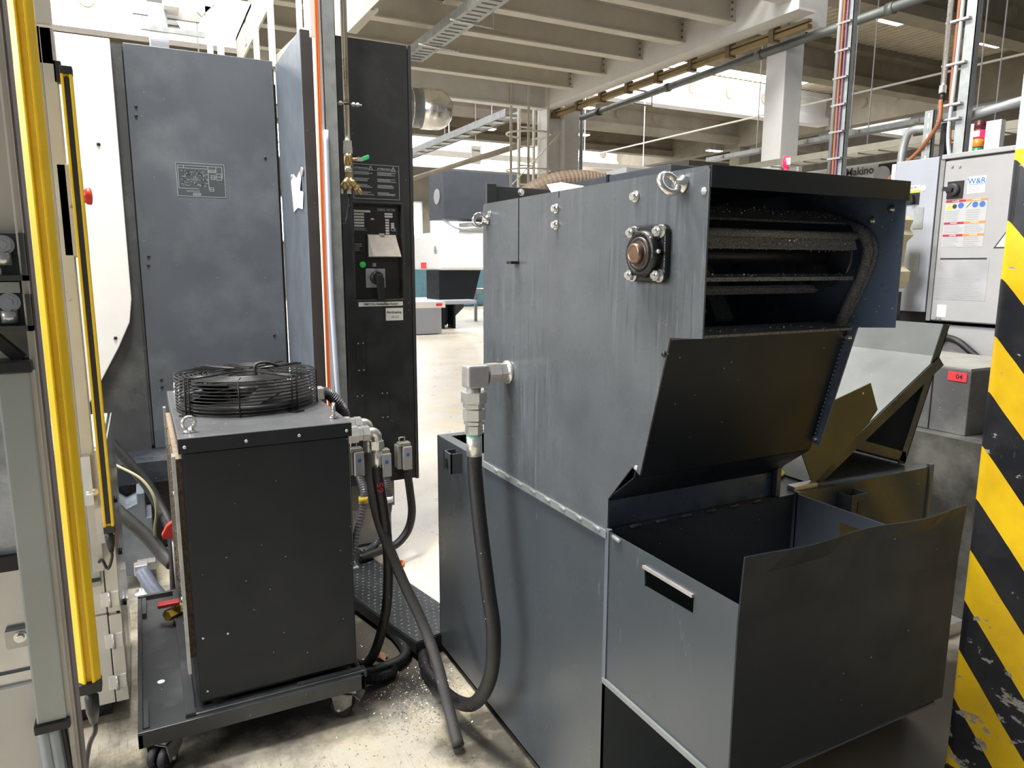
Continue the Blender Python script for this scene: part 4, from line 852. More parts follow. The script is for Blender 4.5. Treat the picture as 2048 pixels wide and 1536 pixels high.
for i in range(60):
    x = rnd.uniform(.235, .36); z = rnd.choice([2.09, 2.085, 2.075, 2.07, 2.06, 2.05, 2.045, 2.035, 2.03, 2.022, 2.015]); ln(x, z, min(.37, x+rnd.uniform(.006, .03)), z, .0009)
for i in range(22):
    x = rnd.uniform(.25, .36); z = rnd.uniform(2.01, 2.08); ln(x, z, x, z+rnd.uniform(.006, .016), .0008)
for i in range(5):
    x = .262+i*.013; ln(x, 1.982, x+.008, 1.982, .0006); ln(x, 1.99, x+.008, 1.99, .0006); ln(x, 1.982, x, 1.99, .0006); ln(x+.008, 1.982, x+.008, 1.99, .0006)
for (x0, z0, x1, z1) in ((.386, 2.052, .405, 2.072), (.412, 2.05, .438, 2.082), (.375, 2.088, .41, 2.1), (.375, 1.99, .395, 2.008), (.292, 1.965, .328, 1.976)):
    ln(x0, z0, x1, z0); ln(x0, z1, x1, z1); ln(x0, z0, x0, z1); ln(x1, z0, x1, z1); ln(x0, (z0+z1)/2, x1, (z0+z1)/2, .0012)
b.build('engraving', 'print_', dg)
# levelling block and hoses at the foot of the machine
lb = thing('levelling_block', 'grey machine foot block with levelling screw at the left', 'machine foot', (-.09, 3.85, 0))
B().prism([(-.30, .09), (-.03, .06), (-.03, .36), (-.055, .36), (-.055, .49), (-.09, .49), (-.09, .44), (-.14, .42), (-.19, .47), (-.30, .47)], 'y', 3.84, 4.1).build('block', mat('foot_grey', (.11, .13, .155), .45, speck=.4, dust=.3), lb, bev=.004)
B().box(-.125, -.065, 3.74, 3.80, .105, .155).build('head', 'steeld', lb, bev=.004); B().cyl((-.095, 3.77, .03), (-.095, 3.77, .11), .009, 10).build('screw', 'steel', lb); B().lathe((-.095, 3.77, 0), (0, 0, 1), [(0, .045), (.01, .04), (.014, .02), (.035, .016)], 18).build('foot', 'steeld', lb)
B().box(-.11, -.03, 3.78, 3.90, .11, .15).build('arm', 'steeld', lb)
B().tube([(-.22, 3.62, .88), (-.153, 3.6, .786), (-.044, 3.55, .623), (.005, 3.5, .522), (.045, 3.42, .42), (.05, 3.38, .30), (.04, 3.38, .05)], .024, 12).build('machine_hose', 'rubber', label='black chip-dusted hose running diagonally behind the light curtain', cat='hose')
B().tube([(-.2, 3.57, .75), (-.155, 3.55, .718), (-.061, 3.49, .66), (-.014, 3.45, .583), (-.008, 3.45, .50), (-.02, 3.47, .42), (-.02, 3.5, .30)], .006, 8).build('olive_cable', 'olivecbl', label='thin olive cable looping over the diagonal black hose', cat='cable')
B().tube([(-.24, 3.6, .60), (-.16, 3.55, .50), (-.06, 3.5, .39), (.0, 3.45, .31), (.04, 3.40, .27)], .030, 12).build('machine_hose', 'greyrub', label='thick grey hose sweeping towards the cooler below the light curtain', cat='hose')
B().tube([(-.09, 3.66, .16), (-.05, 3.58, .10), (.0, 3.5, .06), (.06, 3.45, .045), (.12, 3.44, .04)], .032, 12).build('machine_hose', mat('slate_hose', (.13, .15, .2), .5, speck=.3), label='slate hose on the floor behind the cart', cat='hose')

# ================================================================== BLACK ELECTRICAL CABINET
ec = thing('electrical_cabinet', 'tall black electrical cabinet with main switch panel', 'electrical cabinet', (1.0, 4.0, 0))
YF = 3.62
B().box(.748, .805, YF, 4.29, .45, 2.684).build('side_column', 'slateblue', ec, bev=.006)
B().box(.750, .806, YF-.003, YF+.001, .45, 2.682).build('front_strip', mat('strip_brown', (.055, .048, .047), .4, speck=.2), ec)
RX0, RX1, RZ0, RZ1 = .964, 1.238, 1.412, 1.912
B().holeplate([(.815, .445), (1.272, .445), (1.272, 2.678), (.815, 2.678)], [(RX0, RZ0), (RX1, RZ0), (RX1, RZ1), (RX0, RZ1)], 'y', YF, YF+.02).build('door', 'cabinet', ec)
B().box(.81, 1.285, YF+.045, 4.29, .45, 2.675).build('body', 'cabinet', ec)
B().box(1.276, 1.292, YF-.002, YF+.06, .44, 2.68).build('edge_strip', mat('edge_grey', (.035, .036, .036), .45), ec)
B().box(RX0, RX1, YF+.032, YF+.04, RZ0, RZ1).build('recess_back', 'cabinet', ec)
B().holeplate([(RX0-.003, RZ0-.003), (RX1+.003, RZ0-.003), (RX1+.003, RZ1+.003), (RX0-.003, RZ1+.003)], [(RX0+.012, RZ0+.012), (RX1-.012, RZ0+.012), (RX1-.012, RZ1-.012), (RX0+.012, RZ1-.012)], 'y', YF-.002, YF+.034).build('recess_frame', mat('frame_black', (.026, .027, .027), .3), ec, bev=.006)
YR = YF+.0315
npl = B().box(RX0+.014, RX1-.035, YR-.001, YR, 1.765, 1.895).build('name_plate', 'black', ec)
b = B()
def rr(x0, z0, x1, z1, y=YR-.0015): b.add([(x0, y, z0), (x1, y, z0), (x1, y, z1), (x0, y, z1)], [(0, 1, 2, 3)])
for i, wd in enumerate((.085, .052, .052, .052, .052, .052)): rr(.985, 1.862-i*.0145, .985+wd, 1.872-i*.0145)
for i, wd in enumerate((.042, .042)): rr(1.145, 1.852-i*.013, 1.145+wd, 1.862-i*.013)
for i in range(7): rr(1.148, 1.822-i*.0135, 1.168, 1.831-i*.0135)
for i in range(3): rr(1.178, 1.805-i*.010, 1.195, 1.813-i*.010)
rr(1.072, 1.826, 1.088, 1.833)
b.build('data_fields', 'label', npl, kind='stuff')
text('DMG MORI', .019, 'print_', npl, (1.155, YR-.0016, 1.877)); text('CE', .022, 'print_', npl, (1.19, YR-.0016, 1.778))
b = B(); lines(b, lambda x, z: (x, YR-.0015, z), .978, 1.075, 1.770, 1.785, 3, 4); b.build('small_print', 'print_', npl)
at = B().box(.978, 1.218, YF-.0012, YF, 1.925, 2.095).build('warning_plate', MATS['plate_black'] if 'plate_black' in MATS else mat('plate_black', (.016, .017, .017), .5), ec, label='black warning plate with two text columns')
b = B()
YW = YF-.0016
for q in ((.979, 1.926, 1.217, 1.928), (.979, 2.092, 1.217, 2.094), (.979, 1.926, .981, 2.094), (1.215, 1.926, 1.217, 2.094), (.985, 2.066, 1.21, 2.067)): rr(*q, y=YW)
for cx_ in (.985, 1.102):
    for j, (z1_, n_) in enumerate(((2.060, 3), (2.028, 3), (1.998, 3), (1.962, 3))): lines(b, lambda x, z: (x, YW, z), cx_, cx_+.10, z1_-.018, z1_, n_, j+int(cx_*100))
b.build('warning_text', 'print_', at)
for cx_ in (.985, 1.102):
    text('ATTENTION', .0125, 'print_', at, (cx_, YW-.0002, 2.074), align='LEFT')
    B().add([(cx_+.072, YW, 2.068), (cx_+.096, YW, 2.068), (cx_+.084, YW, 2.089), (cx_+.0765, YW-.0003, 2.0705), (cx_+.0915, YW-.0003, 2.0705), (cx_+.084, YW-.0003, 2.084)], [(0, 1, 4, 3), (1, 2, 5, 4), (2, 0, 3, 5)]).build('warning_triangle', 'print_', at)
    text('!', .011, 'print_', at, (cx_+.084, YW-.0005, 2.0755))
# socket with smoked flap, lamps and rotary switch
B().box(1.045, 1.205, YR-.012, YR, 1.625, 1.755).build('socket_box', 'black', ec, bev=.004)
fl_ = B().quadslab([(1.050, YR-.014, 1.752), (1.198, YR-.014, 1.752), (1.214, YR-.055, 1.640), (1.066, YR-.055, 1.640)], .008).build('socket_flap', 'clear', ec, bev=.003)
B().box(1.052, 1.19, YR-.013, YR-.0125, 1.64, 1.75).build('socket_face', 'label', ec); B().box(1.11, 1.135, YR-.022, YR-.013, 1.748, 1.758).build('hinge', 'clear', fl_)
B().box(.978, 1.028, YR-.003, YR, 1.66, 1.715).build('info_plate', 'black', ec)
b = B(); lines(b, lambda x, z: (x, YR-.0035, z), .985, 1.022, 1.668, 1.708, 4, 2); b.build('info_text', 'inkgrey', ec)
B().lathe((1.022, YR, 1.600), (0, -1, 0), [(0, .016), (.008, .0155), (.010, .012), (.0105, .002)], 20).build('green_lamp', 'greenb', ec)
B().box(1.075, 1.093, YR-.001, YR, 1.59, 1.608).build('symbol', 'inkgrey', ec)
sw = B().box(1.036, 1.140, YR-.006, YR, 1.482, 1.580).build('switch_plate', mat('switch_silver', (.42, .43, .44), .45, .3), ec, bev=.003)
B().lathe((1.090, YR-.006, 1.533), (0, -1, 0), [(0, .034), (.018, .033), (.024, .030), (.026, .02)], 28).build('switch_hub', 'black', sw)
B().prism([(1.090-.012, 1.55), (1.090+.016, 1.55), (1.118, 1.53), (1.116, 1.42), (1.108, 1.413), (1.096, 1.413), (1.090, 1.42)], 'y', YR-.060, YR-.028).build('switch_handle', 'black', sw, bev=.004)
text('0', .012, 'ink', sw, (1.047, YR-.0065, 1.535)); text('I ON', .009, 'ink', sw, (1.09, YR-.0065, 1.573))
lb1 = B().box(.986, 1.222, YF-.001, YF, 1.388, 1.410).build('name_label', 'label', ec)
text('DMG 9 Zul. Stromschiene Reckert', .0165, 'ink', lb1, (1.104, YF-.0013, 1.399), squash=.78)
lb2 = B().box(1.128, 1.222, YF-.001, YF, 1.312, 1.377).build('asset_label', 'label', ec)
text('NordLeasing', .0165, 'ink', lb2, (1.173, YF-.0013, 1.355), squash=.9); text('45.522', .016, 'inkgrey', lb2, (1.178, YF-.0013, 1.331))
for x, z0, z1 in ((.985, 1.06, 1.20), (1.105, .80, .93), (.972, .80, .925)):
    B().box(x-.018, x+.028, YF-.002, YF, z0-.008, z1+.008).build('blank_cover', 'cabinet', ec)
    for dx in (-.008, .018):
        for z in (z0, z1): inst('screw', ME['dot'], ec, (x+dx, YF-.002, z), RX(PI/2))
# magnets with torn paper on the side
pp = thing('torn_paper', 'torn white paper held by magnets on the slate cabinet side', 'paper', (.745, 3.85, 1.7))
B().add([(.744, 3.97, 2.03), (.744, 3.90, 2.06), (.744, 3.82, 2.03), (.744, 3.74, 2.055), (.744, 3.71, 2.02), (.738, 3.72, 1.96), (.742, 3.66, 1.95), (.744, 3.70, 1.87), (.744, 3.82, 1.885), (.744, 3.93, 1.87)], [tuple(range(10))]).build('sheet', 'paper', pp)
B().cyl((.746, 3.67, 2.045), (.738, 3.67, 2.045), .022, 16).build('magnet', mat('magnet_grey', (.3, .3, .29), .5), pp); B().cyl((.746, 3.93, 2.05), (.738, 3.93, 2.05), .010, 12).build('magnet', MATS['magnet_grey'], pp)
# heavy connectors with ribbed conduits below the cabinet
CD = [((1.206, .60), [(1.206, 3.56, .52), (1.214, 3.55, .402), (1.223, 3.55, .276), (1.199, 3.55, .18), (1.129, 3.53, .12), (1.038, 3.50, .112), (.90, 3.45, .11)], 'connector with black ribbed conduit, rightmost below the cabinet', 0),
      ((1.09, .575), [(1.09, 3.56, .50), (1.095, 3.55, .42), (1.096, 3.55, .352), (1.075, 3.55, .25), (1.02, 3.54, .14), (.95, 3.52, .11)], 'connector with white-tagged conduit, middle below the cabinet', .05),
      ((.945, .60), [(.945, 3.56, .53), (.948, 3.50, .456), (.94, 3.48, .391), (.905, 3.45, .29), (.86, 3.42, .18), (.80, 3.40, .11)], 'connector with yellow-tagged conduit, leftmost below the cabinet', .05)]
for (x, z), path, lab, rb in CD:
    cn = thing('plug_connector', 'grey metal plug '+lab, 'connector', (x, 3.57, z), 'plug connectors under the black cabinet')
    B().box(x-.026, x+.026, 3.545, 3.60, z-.085, z+.045).build('hood', 'offw', cn, bev=.006); B().box(x-.052, x-.030, 3.56, 3.62, z-.08, z+.05).build('housing', mat('conn_grey', (.34, .33, .29), .5, .4), cn, bev=.004)
    B().box(x-.045, x+.02, 3.55, 3.60, z+.045, z+.065).build('lever', MATS['conn_grey'], cn, bev=.003); B().tube([(x-.035, 3.58, z+.06), (x-.035, 3.58, z+.09), (x-.005, 3.58, z+.09), (x-.005, 3.58, z+.06)], .004, 6, 1).build('latch', 'steeld', cn)
    B().cyl((x, 3.545, z), (x, 3.5445, z), .010, 14).build('mark', mat('mark_blue', (.02, .16, .5), .5), cn)
    path = [(x, 3.57, z-.08)]+path[1:]
    B().tube(path, .020 if rb else .022, 12, 14, rb).build('conduit', mat('rib_conduit', (.075, .072, .082), .35, speck=.3) if rb else 'rubber', cn)
    if 'tagged' in lab: B().cyl((path[2][0]-.001, path[2][1], path[2][2]+.035), (path[2][0], path[2][1], path[2][2]+.002), .0245, 12).build('tag', 'paper' if 'white' in lab else 'yelcbl', cn)
t = thing('valve_manifold', 'olive-grey bracket and fittings under the black cabinet', 'bracket', (1.05, 3.8, 0))
B().box(.85, 1.20, 3.78, 3.80, .25, .55).build('plate', mat('bracket_grey', (.22, .21, .18), .5, .3), t); B().box(.95, 1.20, 3.85, 4.1, .02, .28).build('box', 'galv', t)
B().beam((1.06, 3.76, .33), (1.18, 3.76, .46), .05, .03).build('arm', 'steeld', t); B().lathe((1.13, 3.78, .30), (0, -1, 0), [(0, .03), (.02, .03), (.025, .02)], 14).build('knob', MATS['bracket_grey'], t)
B().tube([(1.10, 3.45, .01), (1.16, 3.52, .012), (1.12, 3.62, .012), (1.10, 3.75, .10), (1.09, 3.8, .22)], .007, 8).build('orange_cable', 'orange', label='orange cable on the floor below the connectors', cat='cable')

# ================================================================== STRUT POST WITH PIPE AND CABLES
st = thing('strut_post', 'galvanised strut channel running up beside the black cabinet', 'strut', (.80, 3.40, 0))
B().box(.800, .860, 3.40, 3.403, .09, 4.25).box(.800, .803, 3.40, 3.46, .09, 4.25).box(.857, .860, 3.40, 3.46, .09, 4.25).build('channel', 'galv', st)
B().box(.772, .7985, 3.41, 3.47, .09, 4.25).build('cable_duct', 'white', st)
B().box(.755, .772, 3.41, 3.44, 2.60, 4.25).build('duct_cover', 'white', st)
B().box(.78, .88, 3.38, 3.48, .086, .094).build('base_plate', 'galv', st)
for i, (mt_, dx) in enumerate((('orange', .772), ('orange', .764))):
    B().tube([(dx+.010, 3.398, 4.2), (dx+.012, 3.395, 3.0), (dx+.008, 3.395, 2.4), (dx+.003, 3.395, 1.8), (dx, 3.395, 1.2), (dx, 3.40, .4), (dx+.01, 3.405, .095)], .0042, 8).build('orange_cable', mt_, label='orange cable taped to the strut, %s of two' % ('right' if i == 0 else 'left'), cat='cable', group='orange cables on the strut')
B().tube([(.800, 3.392, 2.2), (.797, 3.388, 1.9), (.794, 3.385, 1.5), (.802, 3.380, 1.1), (.814, 3.38, .7), (.81, 3.39, .10)], .011, 10).build('lilac_hose', 'bluehose', label='pale lilac hose running down the strut face', cat='hose')
pi_ = thing('air_pipe', 'steel drop pipe with ball valve and brass Y-piece', 'pipe', (.915, 3.46, 1.9))
B().cyl((.915, 3.46, 2.165), (.922, 3.46, 4.25), .0145, 16).build('pipe', mat('pipe_steel', (.46, .42, .36), .3, .7), pi_)
B().cyl((.86, 3.45, 2.335), (.985, 3.45, 2.335), .005, 8).build('clamp_rod', 'steel', pi_); B().torus((.917, 3.46, 2.335), (0, 0, 1), .0175, .005).build('pipe_clamp', 'black', pi_)
for x in (.885, .945, .965): B().hexa((x-.006, 3.45, 2.335), (x+.006, 3.45, 2.335), .011).build('nut', 'steel', pi_)
B().hexa((.915, 3.46, 2.172), (.915, 3.46, 2.145), .020).build('collar', 'steel', pi_); B().hexa((.915, 3.46, 2.145), (.915, 3.46, 2.115), .022).build('union', 'steel', pi_)
B().lathe((.915, 3.46, 2.115), (0, 0, -1), [(0, .019), (.02, .021), (.045, .021), (.06, .017)], 16).build('valve_body', 'brass', pi_)
B().cyl((.925, 3.455, 2.088), (.958, 3.44, 2.088), .009, 10).build('valve_stem', 'brass', pi_)
B().box(.952, .975, 3.43, 3.445, 2.080, 2.098).build('lever_root', 'offw', pi_); B().prism([(.975, 2.079), (1.008, 2.092), (1.010, 2.108), (1.003, 2.112), (.975, 2.100)], 'y', 3.428, 3.447).build('lever', 'green', pi_, bev=.003)
B().cyl((.915, 3.46, 2.055), (.915, 3.46, 2.03), .018, 14).build('nipple', 'steel', pi_)
B().hexa((.915, 3.46, 2.035), (.915, 3.46, 2.0), .018).cyl((.915, 3.46, 2.0), (.883, 3.46, 1.955), .017, 14).cyl((.915, 3.46, 2.0), (.952, 3.45, 1.955), .017, 14).cyl((.915, 3.46, 2.0), (.915, 3.46, 1.955), .017, 14).build('y_piece', 'brass', pi_)
B().cyl((.95, 3.45, 1.957), (.972, 3.445, 1.932), .012, 12).hexa((.945, 3.45, 1.962), (.952, 3.45, 1.954), .02).build('outlet', 'brass', pi_)
for x in (.880, .915): B().cyl((x, 3.46, 1.957), (x-.004 if x < .9 else x, 3.46, 1.93), .011, 12).build('plug_fitting', 'steel', pi_)
B().tube([(.915, 3.46, 1.935), (.915, 3.46, 1.90), (.905, 3.455, 1.84), (.885, 3.44, 1.79), (.868, 3.43, 1.76), (.866, 3.42, 1.5), (.868, 3.42, 1.0)], .007, 8).build('hose', 'rubber', pi_)

# ================================================================== LEFT MACHINE, LIGHT CURTAINS
em = thing('machine_enclosure', 'beige machine enclosure with clamped window at the left edge', 'machine', (-.3, 1.4, 0))
B().box(-.80, -.150, 1.34, 1.36, 1.42, 2.4).build('upper_panel', 'beige', em)
B().box(-.158, -.148, 1.30, 1.36, .0, 2.4).build('edge_post', mat('edge_post_beige', (.42, .39, .34), .5), em, bev=.003)
B().box(-.148, -.145, 1.31, 1.36, .3, 2.4).build('edge_shade', mat('edge_shade_brown', (.16, .14, .14), .6), em)  # brown strip paints the shadow along the enclosure's right edge
B().box(-.200, -.158, 1.285, 1.33, .862, 1.440).build('profile', 'alu', em, bev=.003)
B().box(-.204, -.154, 1.280, 1.335, .848, .864).build('profile_cap', 'black', em, bev=.002); B().box(-.204, -.154, 1.280, 1.335, 1.438, 1.456).build('profile_cap', 'black', em, bev=.002)
B().box(-.158, -.152, 1.29, 1.335, .40, 1.44).build('beige_strip', 'beige', em)
b = B(); n = 16; vs_ = []; rnd = random.Random(21)
for i in range(n+1):
    for j in range(n+1): vs_.append((-.80+.595*i/n, 1.33+rnd.uniform(-.008, .008), 1.13+.30*j/n))
b.add(vs_, [(i*(n+1)+j, (i+1)*(n+1)+j, (i+1)*(n+1)+j+1, i*(n+1)+j+1) for i in range(n) for j in range(n)], True).build('plastic_sheet', 'plastic', em)
B().box(-.80, -.2, 1.325, 1.335, .93, 1.13).build('window_pane', 'stainless', em)
B().box(-.80, -.2, 1.318, 1.34, .925, .945).build('window_rail', 'stainless', em); B().box(-.80, -.2, 1.318, 1.338, 1.118, 1.142).build('window_rail', 'black', em)
B().box(-.232, -.20, 1.312, 1.326, .99, 1.02).build('clip', 'steeld', em); inst('bolt', ME['socket'], em, (-.212, 1.312, 1.008), RX(PI/2), scale=.7)
B().box(-.80, -.165, 1.31, 1.36, .0, .925).build('lower_panel', 'beigecab', em)
for z0, z1, bz in ((1.575, 1.645, 1.628), (1.50, 1.555, 1.542)):
    cb = B().box(-.24, -.148, 1.29, 1.338, z0, z0+.008).box(-.24, -.148, 1.326, 1.338, z0, z1).box(-.154, -.148, 1.29, 1.338, z0, z1).build('clamp_bracket', mat('bracket_dark', (.07, .072, .07), .4, .3), em)
    o = inst('bolt', ME['nut'], cb, (-.178, 1.326, bz), RX(PI/2)); 
    B().cyl((-.178, 1.31, bz-.03), (-.178, 1.31, bz-.012), .011, 12).build('bolt', 'steel', cb)
B().box(-.24, -.160, 1.30, 1.338, 1.557, 1.573).build('clamp_insert', 'alu', em); B().cyl((-.20, 1.30, 1.587), (-.18, 1.30, 1.587), .008, 10).build('clamp_pin', 'steeld', em)
B().beam((-.24, 1.318, 1.535), (-.170, 1.318, 1.455), .016, .022, (0, 1, 0)).build('gas_strut', 'black', em)
for i in range(3):
    B().tube([(-.195+i*.014, 1.30, .86), (-.185+i*.014, 1.285, .7), (-.165+i*.012, 1.27, .4), (-.15+i*.01, 1.26, .02)], .0085 if i < 2 else .004, 8).build('cable', 'cbl' if i < 2 else 'black', em)

def curtain(name, lab, x0, x1, y0, y1, z0, z1, front):
    t = thing(name, lab, 'light curtain', ((x0+x1)/2, (y0+y1)/2, z0), 'safety light curtains')
    w_ = x1-x0; d_ = y1-y0
    if front:       # lens side towards the viewer
        B().box(x0, x1, y0+.006, y1, z0, z1).box(x0, x0+w_*.26, y0, y0+.008, z0, z1).box(x1-w_*.26, x1, y0, y0+.008, z0, z1).build('housing', 'yellow', t, bev=.0015)
        ls = B().box(x0+w_*.28, x1-w_*.28, y0+.003, y0+.0065, z0+.01, z1-.01).build('lens_strip', 'black', t)
        n = int((z1-z0)/.02)
        for i in range(n): B().cyl(((x0+x1)/2, y0+.0032, z0+.03+i*.02), ((x0+x1)/2, y0+.0025, z0+.03+i*.02), .0042, 8).build('lens', 'fanblk', ls)
    else:           # ribbed back
        prof_ = [(x0, y0+.012), (x0+.010, y0), (x0+.013, y0), (x0+.0145, y0+.008), (x1-.015, y0+.008), (x1-.0135, y0), (x1-.009, y0), (x1, y0+.010), (x1, y1), (x0, y1)]
        B().prism(prof_, 'z', z0, z1).build('housing', 'yellow', t, bev=.001)
    B().box(x0-.001, x1+.001, y0-.001, y1+.001, z0-.022, z0).build('end_cap', 'black', t, bev=.002)
    B().box(x0-.001, x1+.001, y0-.001, y1+.001, z1, z1+.022).build('end_cap', 'black', t, bev=.002)
    cx_, cy_ = (x0+x1)/2, (y0+y1)/2
    B().lathe((cx_, cy_, z0-.02), (0, 0, -1), [(0, .010), (.012, .010), (.014, .0125), (.045, .012), (.07, .007)], 14).build('plug', 'black', t)
    B().tube([(cx_, cy_, z0-.085), (cx_, cy_, z0-.11), (cx_-.015, cy_+.01, z0-.15), (cx_-.03, cy_+.02, z0-.12 if front else z0-.25), (cx_-.04, cy_+.03, z0-.13 if front else z0-.45)], .0045, 8).build('cable', 'black', t)
    return t
curtain('light_curtain', 'large near yellow light curtain bar with ribbed back', -.161, -.124, 1.50, 1.528, .800, 2.3, False)
curtain('light_curtain', 'narrow far yellow light curtain with dark lens strip', -.160, -.130, 2.545, 2.58, .765, 2.145, True)
hc = thing('hinged_cabinet', 'beige side cabinet with three hinges behind the light curtain', 'cabinet', (-.3, 2.9, 0))
B().box(-.90, -.155, 2.70, 3.3, .07, 1.0).build('body', 'beigecab', hc, bev=.003)
for z0, z1 in ((.075, .405), (.412, .70), (.706, .99)): B().box(-.90, -.183, 2.69, 2.70, z0, z1).build('door', 'beigecab', hc, bev=.002)
B().box(-.179, -.140, 2.688, 2.70, .075, .40).box(-.179, -.140, 2.688, 2.70, .412, .99).build('side_strip', 'beigecab', hc, bev=.002)
B().box(-.145, -.140, 2.70, 3.3, .07, 1.0).build('side_sheet', 'stainless', hc)
B().box(-.1845, -.1775, 2.694, 2.6995, .075, .99).build('door_gap', 'black', hc)
for z in (.462, .308, .152):
    h_ = B().box(-.196, -.172, 2.682, 2.69, z-.026, z+.026).box(-.168, -.142, 2.682, 2.69, z-.026, z+.026).build('hinge', 'white', hc, bev=.002)
    B().cyl((-.170, 2.68, z-.028), (-.170, 2.68, z+.028), .005, 10).build('hinge_pin', 'steel', h_)
B().box(-.26, -.190, 2.672, 2.69, .52, .70).build('lock_plate', 'alu', hc, bev=.003); B().box(-.25, -.195, 2.668, 2.672, .59, .62).build('lock_label', 'label', hc)
B().box(-.26, -.19, 2.665, 2.671, .655, .665).box(-.26, -.19, 2.665, 2.671, .54, .55).build('lock_bar', 'black', hc)
for z in (.35, .55, .75): B().cyl((-.14, 2.9, z), (-.130, 2.9, z), .012, 10).build('knob', 'black', hc)
for y in (2.75, 3.2): B().box(-.30, -.2, y, y+.05, 0, .07).build('foot', 'black', hc)
fp_ = thing('frame_post', 'light grey enclosure post behind the near light curtain', 'post', (-.2, 2.6, 0))
B().box(-.206, -.172, 2.60, 2.66, .60, 2.28).build('post', 'beige', fp_, bev=.002); B().box(-.218, -.206, 2.60, 2.66, .60, 2.28).build('post_side', mat('post_grey', (.34, .335, .33), .5), fp_)
B().box(-.60, -.178, 2.60, 2.66, 2.18, 2.28).build('header', 'beige', fp_); B().box(-.60, -.170, 2.58, 2.60, 2.285, 2.6).build('header_plate', 'beige', fp_)
B().beam((-.30, 2.6, 2.62), (-.19, 2.6, 2.36), .03, .03, (0, 1, 0)).build('brace', 'offw', fp_)
B().box(-.178, -.160, 2.60, 2.63, 2.13, 2.19).build('curtain_bracket', 'black', fp_)
B().box(-.182, -.162, 2.585, 2.62, .70, .82).build('curtain_bracket', 'steeld', fp_); B().cyl((-.20, 2.57, .88), (-.165, 2.57, .88), .012, 12).build('clamp_knob', 'steel', fp_)
B().box(-.205, -.18, 2.56, 2.60, .84, 1.0).build('latch', 'stainless', fp_)
B().box(-.21, -.185, 2.655, 2.69, .72, .80).build('wall_bracket', 'steeld', fp_); B().box(-.60, -.55, 2.60, 2.66, 0, 2.18).build('rear_post', 'beige', fp_)
eb = thing('emergency_stop', 'red emergency stop knob beside the far light curtain', 'emergency stop', (-.14, 2.6, 1.8))
B().box(-.20, -.135, 2.60, 2.70, 1.62, 1.90).build('box', 'beige', eb, bev=.006)
B().lathe((-.135, 2.61, 1.805), (1, 0, 0), [(0, .018), (.006, .020), (.010, .024), (.020, .026), (.024, .022), (.026, .008)], 20).build('knob', 'red', eb)

# ================================================================== HAZARD COLUMN
b = B(); prof_ = [(2.2, .72)]
for i in range(7): a = PI/2*i/6; prof_.append((2.2+.03-.03*math.cos(a), 1.185+.03*math.sin(a)))
prof_ += [(2.68, 1.215), (2.68, .72)]
b.prism(prof_, 'z', 0, 4.2)
hzc = b.build('hazard_column', hazard_mat(), label='concrete column with yellow and black hazard stripes at the right edge', cat='column', org=(2.4, 1.0, 0))
B().box(2.19, 2.2, .72, 1.2, 0, .02).build('base_trim', 'black', hzc)
# floor anchors and small rail right of the bin
B().box(2.65, 3.0, 1.9, 2.4, 0, .04).build('floor_rail', 'dark', label='dark steel floor rail behind the bin', cat='rail')

# ================================================================== W&R CABINETS AND GREY BOX
wr = thing('control_cabinet', 'off-white control cabinet with black rotary switch and blue logo sticker', 'control cabinet', (4.2, 2.2, 0))
XW = 3.9
B().box(XW+.02, 4.7, 1.4, 2.49, 1.30, 2.17).build('body', 'offw', wr); B().box(XW, XW+.02, 1.4, 2.478, 1.305, 2.155).build('door', 'offw', wr, bev=.004)
B().box(XW-.012, 4.7, 1.4, 2.495, 2.165, 2.19).build('roof_lip', 'offw', wr, bev=.003)
B().box(XW-.004, XW+.03, 2.479, 2.503, 1.30, 2.165).build('hinge_strip', mat('hinge_grey', (.22, .22, .22), .5), wr)
fxr = lambda y, z: (XW-.0012, y, z)
def plate(nm, mt_, y0, y1, z0, z1, par=None, th=.001, x=XW): return B().box(x-th, x, min(y0, y1), max(y0, y1), z0, z1).build(nm, mt_, par or wr)
sp = plate('switch_plate', 'black', 2.452, 2.368, 1.955, 2.045, th=.006)
B().lathe((XW-.006, 2.415, 2.0), (-1, 0, 0), [(0, .034), (.02, .032), (.024, .028)], 24).build('switch_ring', mat('grip_grey', (.05, .05, .05), .3), sp); B().beam((XW-.035, 2.455, 2.008), (XW-.035, 2.405, 1.998), .02, .022).build('switch_handle', 'black', sp)
lg = plate('logo_sticker', 'paper', 2.348, 2.258, 1.975, 2.06)
text('W&R', .040, 'inkblue', lg, (XW-.0016, 2.303, 2.036), (0, -1, 0)); B().box(XW-.0015, XW-.001, 2.265, 2.342, 2.018, 2.021).build('underline', 'inkblue', lg)
b = B(); lines(b, lambda u, z: (XW-.0015, -u, z), -2.342, -2.264, 1.98, 2.014, 4, 3); b.build('small_print', 'inkgrey', lg)
tb = plate('warning_table', mat('label_grey', (.42, .42, .42), .5, var=.03), 2.455, 2.238, 1.70, 1.948)
for c0, c1, mt_, wd in ((2.454, 2.348, 'inkred', 'DANGER'), (2.346, 2.239, 'inkor', 'WARNING')):
    for z0, z1, rows in ((1.836, 1.947, 5), (1.772, 1.832, 5), (1.702, 1.768, 5)):
        B().box(XW-.0016, XW-.001, c1, c0, z1-.012, z1).build('heading_bar', mt_, tb); text(wd, .009, 'label', tb, (XW-.0018, (c0+c1)/2, z1-.006), (0, -1, 0))
        b = B(); lines(b, lambda u, z: (XW-.0015, -u, z), -c0+.004, -c1-.004, z0, (z1-.014) if z1 < 1.9 else z1-.052, rows, int(z0*999)); b.build('small_print', 'inkgrey', tb)
B().add([(XW-.0016, 2.450, 1.900), (XW-.0016, 2.416, 1.900), (XW-.0016, 2.433, 1.930)], [(0, 1, 2)]).build('triangle_symbol', mat('sign_yellow', (.75, .55, .03), .5, var=0), tb)
